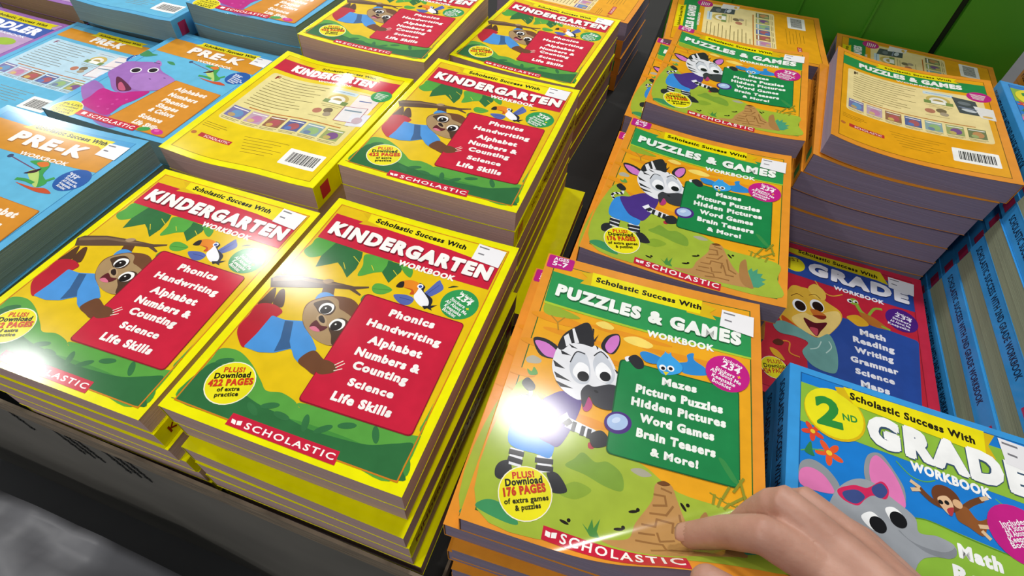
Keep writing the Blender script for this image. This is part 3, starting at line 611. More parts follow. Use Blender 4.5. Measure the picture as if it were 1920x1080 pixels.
ART['EF']=[
["p","62b2d4",[[11,10],[202,10],[202,266],[11,266]]],
["l","3a82b0",[[11,10],[202,10],[202,266],[11,266],[11,10]],0.9],
["p","4c9ed0",[[11,10],[202,10],[202,24],[11,24]]],
["p","d08e28",[[11,24],[202,24],[202,71],[11,71]]],
["s","3f8a58",[[1.0,95.3],[1.0,78.5],[16.1,83.2],[25.6,83.2],[13.6,96.0]]],
["s","3f8a58",[[53.0,92.5],[62.5,90.0],[71.8,96.6],[62.3,97.7]]],
["s","8f5ea8",[[1.0,140.6],[1.0,121.2],[2.4,121.7],[12.3,134.4]]],
["s","a874b8",[[40.9,105.1],[38.5,96.0],[47.9,99.4],[55.1,109.1]]],
["s","9a6ab2",[[1.0,209.5],[1.0,199.0],[4.9,187.1],[33.0,198.0],[42.9,219.9],[33.5,236.1]]],
["s","8a62a8",[[36.9,244.6],[60.6,247.6],[82.8,244.3],[122.5,263.1],[117.6,275.0],[92.2,272.1],[69.2,261.0]]],
["s","b8247f",[[29.9,199.5],[56.6,198.3],[94.5,175.7],[95.6,202.4],[89.8,223.3],[90.4,251.8],[60.4,249.5],[34.8,242.0],[32.6,224.8]]],
["e","cc4a98",[51.0,223.4],2,2,0],
["e","cc4a98",[75.6,226.4],2,2,0],
["e","cc4a98",[79.5,238.8],2,2,0],
["e","cc4a98",[71.7,213.7],2,2,0],
["e","cc4a98",[63.0,239.5],2,2,0],
["e","cc4a98",[83.6,208.0],2,2,0],
["s","9a6ab2",[[1.0,158.3],[1.0,124.2],[19.5,112.5],[44.1,103.5],[67.6,120.4],[102.8,132.6],[111.9,148.5],[103.7,168.9],[75.7,186.2],[63.9,196.8],[44.1,194.7],[21.1,176.1]]],
["s","5a2440",[[23.8,166.7],[33.2,165.4],[67.1,181.8],[63.6,191.9],[50.1,191.8]]],
["s","c05878",[[39.9,179.1],[41.8,174.1],[62.0,188.0],[53.7,192.0]]],
["s","a678bc",[[41.2,150.0],[54.7,135.1],[75.0,127.4],[103.3,133.2],[111.1,148.9],[103.2,168.4],[80.0,181.4],[56.3,175.2]]],
["e","f2f0f4",[32.5,136.6],8.4,8.4,0],
["e","241c20",[32.5,136.6],6.6,6.6,0],
["e","f2f0f4",[54.8,124.8],8.2,8.2,0],
["e","241c20",[54.8,124.8],6.4,6.4,0],
["e","5a3a70",[69.8,147.7],2.2,1,0],
["e","5a3a70",[87.0,136.1],2.2,1,0],
["c","4a2a50",[[37.9,104.3],[49.3,104.1]],1.5],
["r","b06a1c",[[106.9,133.9],[199.3,142.0],[204.4,265.9],[95.4,263.0]],3],
["r","d08a28",[[108.7,134.7],[198.1,142.6],[202.5,264.3],[96.7,261.8]],3],
["t","f2e8dc","Alphabet",124.8,158.1,57.8,10.5,1.7,1.75],
["t","f2e8dc","Numbers",127.9,175.1,52.6,10.5,2.2,1.75],
["t","f2e8dc","Phonics",130.6,191.4,47.0,10.5,1.9,1.75],
["t","f2e8dc","Shapes",133.1,205.9,39.5,10.5,2.6,1.75],
["t","f2e8dc","& Colors",132.0,219.6,45.6,10.5,2.5,1.75],
["t","f2e8dc","Science",131.6,237.1,41.3,10.5,3.0,1.75],
["t","f2e8dc","Life Skills",134.9,252.4,44.7,10.5,5.1,1.75],
["e","f0ead0",[30.2,263.6],22,22,0],
["e","e0d420",[30.2,263.6],21,21,0],
["t","3a3010","PLUS!",16.2,255.6,28,4.5,-8,0.5],
["t","3a3010","Download",16.2,262.1,28,4.5,-8,0.5],
["t","3a3010","422 PAGES",16.2,270.1,28,4.5,-8,0.5],
["t","3a3010","of extra",16.2,275.6,28,4.5,-8,0.5],
["c","6a4a6a",[[86.4,77.0],[108.4,81.9],[132.9,87.5]],1.5],
["e","3a4a6a",[86.4,77.0],3.4,3.4,0],
["s","3f9a4c",[[114.6,77.2],[132.9,70.2],[142.8,77.4],[148.7,92.1],[164.7,102.4],[158.0,111.8],[131.4,95.9],[126.4,96.9],[136.4,84.1]]],
["s","b4cc70",[[129.3,93.9],[138.0,87.8],[158.4,108.7],[155.4,111.2]]],
["s","d8742c",[[124.7,77.1],[133.5,71.7],[140.8,76.8],[135.4,81.7]]],
["s","3a1a24",[[126.5,96.6],[137.5,83.7],[137.1,92.3]]],
["c","3f9a4c",[[126.8,107.2],[138.2,105.6],[151.4,107.4]],4.5],
["c","3f9a4c",[[160.0,101.5],[165.7,92.6]],4.5],
["s","c4502a",[[132.0,112.0],[157.5,113.1],[171.3,110.5],[184.4,116.0],[164.8,118.1]]],
["e","2458a2",[187.6,89.7],19.5,19.5,0],
["t","f0f2f8","Includes",174.6,80.2,18,2.8,14,0.5],
["t","f0f2f8","234",175.4,84.8,14,4.4,14,0.5],
["t","f0f2f8","Stickers",176.2,89.4,22,3.4,14,0.5],
["t","f0f2f8","All About Me",177.0,94.0,26,3.4,14,0.5],
["t","f0f2f8","Keepsake",177.8,98.6,20,3.4,14,0.5],
["t","f0f2f8","Booklet",178.6,103.2,15,3.4,14,0.5],
["p","e4d81c",[[60,14],[176,14],[172,28],[180,36],[164,28],[52,28],[60,21]]],
["t","201c08","Scholastic Success With",66,24.5,104,7.4,0,1.2],
["t","a06414","PRE-K",58.6,57,103,22,0,2.2],
["t","f4ece4","PRE-K",58,55.5,103,22,0,1.8],
["t","f4ece4","WORKBOOK",91,71.5,68,6.5,0,0.8],
["p","c4203a",[[50,255],[153,255],[153,268],[50,268]]],
["t","f4f1ec","SCHOLASTIC",69,265,80,7,0,0.5],
["p","f4f1ec",[[57,258],[64,258],[64,264],[57,264]]],
["e","3f9a4c",[163,258],9,5,-20],
["e","c8348c",[185,257],10,6,10],
["e","e060a8",[183,255],4,3,0],
]
ART['TF']=[
["p","b89ac0",[[10,8],[203,8],[203,266],[10,266]]],
["l","7a4a9a",[[10,8],[203,8],[203,266],[10,266],[10,8]],1],
["p","3a5aa8",[[10,26],[203,26],[203,66],[10,66]]],
["p","d8cc1c",[[30,10],[196,10],[190,19],[196,28],[30,28]]],
["t","3a3a08","Scholastic Success With",52,23,126,7.5,0,1.2],
["t","f0f0f8","TODDLER",20,58,172,25,0,1.9],
["t","e8e8f4","WORKBOOK",95,72,90,6.5,0,0.8],
["e","7a3a44",[110,120],45,38,0],
["e","9ab838",[165,92],22,12,0],
["e","6a2c38",[70,150],50,30,0],
]
ART['KB']=[
["p","e4c80e",[[10,10],[203,10],[203,266],[10,266]]],
["l","a88010",[[10,10],[203,10],[203,266],[10,266],[10,10]],0.8],
["p","c02038",[[10,22],[203,22],[203,53],[10,53]]],
["p","e8d414",[[62,12],[170,12],[165,20],[172,27],[58,27],[64,20]]],
["t","3a3008","Scholastic Success With",72,22.5,90,5.6,0,1.1],
["t","f4f1ec","KINDERGARTEN",34,46.5,134,19,0,1.9],
["t","f4f1ec","WORKBOOK",84.92,56,56.28,4.5,0,0.7],
["r","e2d592",[[18,62],[196,62],[196,192],[18,192]],7],
["t","8a2020","F",27,76,6,9,0,1.0],
["l","6a5a30",[[36,70],[113,70]],1.1],
["l","6a5a30",[[36,77],[111,77]],1.1],
["l","6a5a30",[[27,84],[97,84]],1.1],
["l","6a5a30",[[27,91],[111,91]],1.1],
["l","6a5a30",[[27,98],[105,98]],1.1],
["l","6a5a30",[[27,105],[87,105]],1.1],
["l","6a5a30",[[27,112],[111,112]],1.1],
["l","6a5a30",[[27,119],[87,119]],1.1],
["l","6a5a30",[[27,126],[99,126]],1.1],
["l","6a5a30",[[27,133],[103,133]],1.1],
["l","6a5a30",[[27,140],[91,140]],1.1],
["l","6a5a30",[[27,147],[67,147]],1.1],
["e","c8b060",[140,91],15,13,0],
["e","e8e4d8",[140,93],11,9.6,0],
["e","b09858",[140,95],7,6,0],
["p","7a9050",[[122,95],[158,95],[158,104],[122,104]]],
["p","f0ece0",[[131,95],[149,95],[149,103],[131,103]]],
["r","c8d8e0",[[122,68],[160,68],[160,77],[122,77]],1.5],
["l","6a8aa0",[[126,72.5],[156,72.5]],1],
["l","8a7a48",[[124,109],[156,109]],0.8],
["l","8a7a48",[[128,113],[152,113]],0.8],
["e","b87860",[128,127],6.5,6.5,0],
["e","7a6a50",[142,122],6.5,6.5,0],
["e","a89880",[145,131],5.5,5.5,0],
["l","8a7a48",[[122,140],[150,140]],0.8],
["l","b8702c",[[40,153],[178,153]],2],
["p","7a74a4",[[21.0,158],[45.66666666666667,158],[45.66666666666667,183],[21.0,183]]],
["e","6a94bc",[34.56666666666667,173],7.8933333333333335,8,0],
["e","b89a68",[29.633333333333333,178],4.933333333333334,4,0],
["l","ece8e0",[[23.0,162],[43.66666666666667,162]],2],
["l","6a5a30",[[21.0,186],[45.66666666666667,186]],0.8],
["l","6a5a30",[[22.0,188.6],[42.66666666666667,188.6]],0.8],
["p","bca0b0",[[49.66666666666667,158],[74.33333333333334,158],[74.33333333333334,183],[49.66666666666667,183]]],
["e","c080a4",[63.23333333333334,173],7.8933333333333335,8,0],
["e","d0b078",[58.300000000000004,178],4.933333333333334,4,0],
["l","ece8e0",[[51.66666666666667,162],[72.33333333333334,162]],2],
["l","6a5a30",[[49.66666666666667,186],[74.33333333333334,186]],0.8],
["l","6a5a30",[[50.66666666666667,188.6],[71.33333333333334,188.6]],0.8],
["p","94664c",[[78.33333333333334,158],[103.00000000000001,158],[103.00000000000001,183],[78.33333333333334,183]]],
["e","b0585a",[91.9,173],7.8933333333333335,8,0],
["e","ccaa5c",[86.96666666666667,178],4.933333333333334,4,0],
["l","ece8e0",[[80.33333333333334,162],[101.00000000000001,162]],2],
["l","6a5a30",[[78.33333333333334,186],[103.00000000000001,186]],0.8],
["l","6a5a30",[[79.33333333333334,188.6],[100.00000000000001,188.6]],0.8],
["p","5c6494",[[107.0,158],[131.66666666666666,158],[131.66666666666666,183],[107.0,183]]],
["e","a85c60",[120.56666666666666,173],7.8933333333333335,8,0],
["e","5c78b4",[115.63333333333333,178],4.933333333333334,4,0],
["l","ece8e0",[[109.0,162],[129.66666666666666,162]],2],
["l","6a5a30",[[107.0,186],[131.66666666666666,186]],0.8],
["l","6a5a30",[[108.0,188.6],[128.66666666666666,188.6]],0.8],
["p","8aa4a4",[[135.66666666666669,158],[160.33333333333334,158],[160.33333333333334,183],[135.66666666666669,183]]],
["e","94b478",[149.23333333333335,173],7.8933333333333335,8,0],
["e","7484a0",[144.3,178],4.933333333333334,4,0],
["l","ece8e0",[[137.66666666666669,162],[158.33333333333334,162]],2],
["l","6a5a30",[[135.66666666666669,186],[160.33333333333334,186]],0.8],
["l","6a5a30",[[136.66666666666669,188.6],[157.33333333333334,188.6]],0.8],
["p","9aa468",[[164.33333333333334,158],[189.0,158],[189.0,183],[164.33333333333334,183]]],
["e","7c5488",[177.9,173],7.8933333333333335,8,0],
["e","c0ac64",[172.96666666666667,178],4.933333333333334,4,0],
["l","ece8e0",[[166.33333333333334,162],[187.0,162]],2],
["l","6a5a30",[[164.33333333333334,186],[189.0,186]],0.8],
["l","6a5a30",[[165.33333333333334,188.6],[186.0,188.6]],0.8],
["l","7a5a14",[[14,206],[42,206]],0.8],
["l","7a5a14",[[14,210],[46,210]],0.8],
["l","7a5a14",[[14,214],[38,214]],0.8],
["p","b83030",[[23,228],[68,228],[68,236],[23,236]]],
["t","f0d8d0","SCHOLASTIC",30,234.5,35,4.6,0,0.4],
["e","b86a30",[15,232],3.4,3.4,0],
["l","8a6a18",[[74,212],[140,212]],0.8],
["l","8a6a18",[[77,218],[132,218]],0.8],
["l","8a6a18",[[80,224],[124,224]],0.8],
["l","8a6a18",[[83,230],[140,230]],0.8],
["l","8a6a18",[[86,236],[132,236]],0.8],
["l","8a6a18",[[89,242],[124,242]],0.8],
["r","f2f0ea",[[146,216],[196,216],[196,248],[146,248]],2],
["p","2c2c2c",[[153,222],[153.8,222],[153.8,242],[153,242]]],
["p","2c2c2c",[[154.5,222],[155.6,222],[155.6,242],[154.5,242]]],
["p","2c2c2c",[[156.7,222],[157.3,222],[157.3,242],[156.7,242]]],
["p","2c2c2c",[[157.8,222],[159.4,222],[159.4,242],[157.8,242]]],
["p","2c2c2c",[[160.1,222],[160.9,222],[160.9,242],[160.1,242]]],
["p","2c2c2c",[[162.0,222],[163.1,222],[163.1,242],[162.0,242]]],
["p","2c2c2c",[[163.6,222],[164.2,222],[164.2,242],[163.6,242]]],
["p","2c2c2c",[[164.9,222],[166.5,222],[166.5,242],[164.9,242]]],
["p","2c2c2c",[[167.6,222],[168.4,222],[168.4,242],[167.6,242]]],
["p","2c2c2c",[[168.9,222],[170.0,222],[170.0,242],[168.9,242]]],
["p","2c2c2c",[[170.7,222],[171.3,222],[171.3,242],[170.7,242]]],
["p","2c2c2c",[[172.4,222],[174.0,222],[174.0,242],[172.4,242]]],
["p","2c2c2c",[[174.5,222],[175.3,222],[175.3,242],[174.5,242]]],
["p","2c2c2c",[[176.0,222],[177.1,222],[177.1,242],[176.0,242]]],
["p","2c2c2c",[[178.2,222],[178.8,222],[178.8,242],[178.2,242]]],
["p","2c2c2c",[[179.3,222],[180.9,222],[180.9,242],[179.3,242]]],
["p","2c2c2c",[[181.6,222],[182.4,222],[182.4,242],[181.6,242]]],
["p","2c2c2c",[[183.5,222],[184.6,222],[184.6,242],[183.5,242]]],
["p","2c2c2c",[[185.1,222],[185.7,222],[185.7,242],[185.1,242]]],
["p","2c2c2c",[[186.4,222],[188.0,222],[188.0,242],[186.4,242]]],
["p","2c2c2c",[[189.1,222],[189.9,222],[189.9,242],[189.1,242]]],
["p","2c2c2c",[[190.4,222],[191.5,222],[191.5,242],[190.4,242]]],
["p","e8dcd8",[[162,68],[196,66],[196,112],[164,112]]],
["p","e4e0e0",[[158,104],[190,98],[192,136],[160,140]]],
["p","dcdce4",[[176,116],[202,112],[203,142],[180,146]]],
["l","b05060",[[158,104],[190,98],[192,136],[160,140],[158,104]],0.8],
["l","7890a0",[[163,112],[185,109]],3],
["e","c0a8b0",[190,130],7,8,0],
["l","b05060",[[162,68],[196,66],[196,98]],0.8],
["l","6070a0",[[170,84],[186,82]],2.4],
["l","8a7a48",[[166,146],[186,146]],0.8],
["e","2f9350",[192,62],15,15,0],
["l","ecf0e8",[[182.0,55.0],[200,57.0]],1.3],
["l","ecf0e8",[[182.6,58.4],[199,60.4]],1.3],
["l","ecf0e8",[[183.2,61.8],[198,63.8]],1.3],
["l","ecf0e8",[[183.8,65.2],[197,67.2]],1.3],
["l","ecf0e8",[[184.4,68.6],[196,70.6]],1.3],
]
ART['PB']=[
["p","e6a21c",[[10,10],[203,10],[203,266],[10,266]]],
["l","7a5a14",[[10,10],[203,10],[203,266],[10,266],[10,10]],0.8],
["p","2a8a4a",[[10,22],[203,22],[203,53],[10,53]]],
["p","e8d414",[[62,12],[170,12],[165,20],[172,27],[58,27],[64,20]]],
["t","3a3008","Scholastic Success With",72,22.5,90,5.6,0,1.1],
["t","f4f1ec","PUZZLES & GAMES",34,46.5,140,15,0,1.9],
["t","f4f1ec","WORKBOOK",87.2,56,58.8,4.5,0,0.7],
["r","ecd79a",[[18,62],[196,62],[196,192],[18,192]],7],
["t","3a2020","F",27,76,6,9,0,1.0],
["l","6a5a30",[[36,70],[113,70]],1.1],
["l","6a5a30",[[36,77],[111,77]],1.1],
["l","6a5a30",[[27,84],[97,84]],1.1],
["l","6a5a30",[[27,91],[111,91]],1.1],
["l","6a5a30",[[27,98],[105,98]],1.1],
["l","6a5a30",[[27,105],[87,105]],1.1],
["l","6a5a30",[[27,112],[111,112]],1.1],
["l","6a5a30",[[27,119],[87,119]],1.1],
["l","6a5a30",[[27,126],[99,126]],1.1],
["l","6a5a30",[[27,133],[103,133]],1.1],
["l","6a5a30",[[27,140],[91,140]],1.1],
["l","6a5a30",[[27,147],[67,147]],1.1],
["e","c8b060",[140,91],15,13,0],
["e","e8e4d8",[140,93],11,9.6,0],
["e","b09858",[140,95],7,6,0],
["p","7a9050",[[122,95],[158,95],[158,104],[122,104]]],
["p","f0ece0",[[131,95],[149,95],[149,103],[131,103]]],
["r","c8d8e0",[[122,68],[160,68],[160,77],[122,77]],1.5],
["l","6a8aa0",[[126,72.5],[156,72.5]],1],
["l","8a7a48",[[124,109],[156,109]],0.8],
["l","8a7a48",[[128,113],[152,113]],0.8],
["e","b87860",[128,127],6.5,6.5,0],
["e","7a6a50",[142,122],6.5,6.5,0],
["e","a89880",[145,131],5.5,5.5,0],
["l","8a7a48",[[122,140],[150,140]],0.8],
["l","b8702c",[[40,153],[178,153]],2],
["p","7a74a4",[[21.0,158],[41.57142857142857,158],[41.57142857142857,183],[21.0,183]]],
["e","6a94bc",[32.31428571428572,173],6.582857142857144,8,0],
["e","b89a68",[28.2,178],4.114285714285715,4,0],
["l","ece8e0",[[23.0,162],[39.57142857142857,162]],2],
["l","6a5a30",[[21.0,186],[41.57142857142857,186]],0.8],
["l","6a5a30",[[22.0,188.6],[38.57142857142857,188.6]],0.8],
["p","bca0b0",[[45.57142857142857,158],[66.14285714285714,158],[66.14285714285714,183],[45.57142857142857,183]]],
["e","c080a4",[56.885714285714286,173],6.582857142857144,8,0],
["e","d0b078",[52.77142857142857,178],4.114285714285715,4,0],
["l","ece8e0",[[47.57142857142857,162],[64.14285714285714,162]],2],
["l","6a5a30",[[45.57142857142857,186],[66.14285714285714,186]],0.8],
["l","6a5a30",[[46.57142857142857,188.6],[63.14285714285714,188.6]],0.8],
["p","94664c",[[70.14285714285714,158],[90.71428571428571,158],[90.71428571428571,183],[70.14285714285714,183]]],
["e","b0585a",[81.45714285714286,173],6.582857142857144,8,0],
["e","ccaa5c",[77.34285714285714,178],4.114285714285715,4,0],
["l","ece8e0",[[72.14285714285714,162],[88.71428571428571,162]],2],
["l","6a5a30",[[70.14285714285714,186],[90.71428571428571,186]],0.8],
["l","6a5a30",[[71.14285714285714,188.6],[87.71428571428571,188.6]],0.8],
["p","5c6494",[[94.71428571428572,158],[115.28571428571429,158],[115.28571428571429,183],[94.71428571428572,183]]],
["e","a85c60",[106.02857142857144,173],6.582857142857144,8,0],
["e","5c78b4",[101.91428571428573,178],4.114285714285715,4,0],
["l","ece8e0",[[96.71428571428572,162],[113.28571428571429,162]],2],
["l","6a5a30",[[94.71428571428572,186],[115.28571428571429,186]],0.8],
["l","6a5a30",[[95.71428571428572,188.6],[112.28571428571429,188.6]],0.8],
["p","8aa4a4",[[119.28571428571429,158],[139.85714285714286,158],[139.85714285714286,183],[119.28571428571429,183]]],
["e","94b478",[130.60000000000002,173],6.582857142857144,8,0],
["e","7484a0",[126.4857142857143,178],4.114285714285715,4,0],
["l","ece8e0",[[121.28571428571429,162],[137.85714285714286,162]],2],
["l","6a5a30",[[119.28571428571429,186],[139.85714285714286,186]],0.8],
["l","6a5a30",[[120.28571428571429,188.6],[136.85714285714286,188.6]],0.8],
["p","9aa468",[[143.85714285714286,158],[164.42857142857144,158],[164.42857142857144,183],[143.85714285714286,183]]],
["e","7c5488",[155.17142857142858,173],6.582857142857144,8,0],
["e","c0ac64",[151.05714285714285,178],4.114285714285715,4,0],
["l","ece8e0",[[145.85714285714286,162],[162.42857142857144,162]],2],
["l","6a5a30",[[143.85714285714286,186],[164.42857142857144,186]],0.8],
["l","6a5a30",[[144.85714285714286,188.6],[161.42857142857144,188.6]],0.8],
["p","747c54",[[168.42857142857144,158],[189.00000000000003,158],[189.00000000000003,183],[168.42857142857144,183]]],
["e","c08c5c",[179.74285714285716,173],6.582857142857144,8,0],
["e","a0ac70",[175.62857142857143,178],4.114285714285715,4,0],
["l","ece8e0",[[170.42857142857144,162],[187.00000000000003,162]],2],
["l","6a5a30",[[168.42857142857144,186],[189.00000000000003,186]],0.8],
["l","6a5a30",[[169.42857142857144,188.6],[186.00000000000003,188.6]],0.8],
["l","7a5a14",[[14,206],[42,206]],0.8],
["l","7a5a14",[[14,210],[46,210]],0.8],
["l","7a5a14",[[14,214],[38,214]],0.8],
["p","b83030",[[23,228],[68,228],[68,236],[23,236]]],
["t","f0d8d0","SCHOLASTIC",30,234.5,35,4.6,0,0.4],
["e","b86a30",[15,232],3.4,3.4,0],
["l","8a6a18",[[74,212],[140,212]],0.8],
["l","8a6a18",[[77,218],[132,218]],0.8],
["l","8a6a18",[[80,224],[124,224]],0.8],
["l","8a6a18",[[83,230],[140,230]],0.8],
["l","8a6a18",[[86,236],[132,236]],0.8],
["l","8a6a18",[[89,242],[124,242]],0.8],
["r","f2f0ea",[[146,216],[196,216],[196,248],[146,248]],2],
["p","2c2c2c",[[153,222],[153.8,222],[153.8,242],[153,242]]],
["p","2c2c2c",[[154.5,222],[155.6,222],[155.6,242],[154.5,242]]],
["p","2c2c2c",[[156.7,222],[157.3,222],[157.3,242],[156.7,242]]],
["p","2c2c2c",[[157.8,222],[159.4,222],[159.4,242],[157.8,242]]],
["p","2c2c2c",[[160.1,222],[160.9,222],[160.9,242],[160.1,242]]],
["p","2c2c2c",[[162.0,222],[163.1,222],[163.1,242],[162.0,242]]],
["p","2c2c2c",[[163.6,222],[164.2,222],[164.2,242],[163.6,242]]],
["p","2c2c2c",[[164.9,222],[166.5,222],[166.5,242],[164.9,242]]],
["p","2c2c2c",[[167.6,222],[168.4,222],[168.4,242],[167.6,242]]],
["p","2c2c2c",[[168.9,222],[170.0,222],[170.0,242],[168.9,242]]],
["p","2c2c2c",[[170.7,222],[171.3,222],[171.3,242],[170.7,242]]],
["p","2c2c2c",[[172.4,222],[174.0,222],[174.0,242],[172.4,242]]],
["p","2c2c2c",[[174.5,222],[175.3,222],[175.3,242],[174.5,242]]],
["p","2c2c2c",[[176.0,222],[177.1,222],[177.1,242],[176.0,242]]],
["p","2c2c2c",[[178.2,222],[178.8,222],[178.8,242],[178.2,242]]],
["p","2c2c2c",[[179.3,222],[180.9,222],[180.9,242],[179.3,242]]],
["p","2c2c2c",[[181.6,222],[182.4,222],[182.4,242],[181.6,242]]],
["p","2c2c2c",[[183.5,222],[184.6,222],[184.6,242],[183.5,242]]],
["p","2c2c2c",[[185.1,222],[185.7,222],[185.7,242],[185.1,242]]],
["p","2c2c2c",[[186.4,222],[188.0,222],[188.0,242],[186.4,242]]],
["p","2c2c2c",[[189.1,222],[189.9,222],[189.9,242],[189.1,242]]],
["p","2c2c2c",[[190.4,222],[191.5,222],[191.5,242],[190.4,242]]],
["p","4c5054",[[158,72],[186,78],[190,120],[164,118]]],
["p","e4e0dc",[[182,92],[205,96],[205,128],[188,124]]],
["e","c8ccd0",[176,108],9,4,15],
["e","70757a",[172,88],8,5,10],
["e","d8b060",[196,120],6,3,0],
["l","8890a8",[[165,100],[185,103]],2],
["e","bf1f80",[192,62],15,15,0],
["l","ecf0e8",[[182.0,55.0],[200,57.0]],1.3],
["l","ecf0e8",[[182.6,58.4],[199,60.4]],1.3],
["l","ecf0e8",[[183.2,61.8],[198,63.8]],1.3],
["l","ecf0e8",[[183.8,65.2],[197,67.2]],1.3],
["l","ecf0e8",[[184.4,68.6],[196,70.6]],1.3],
]
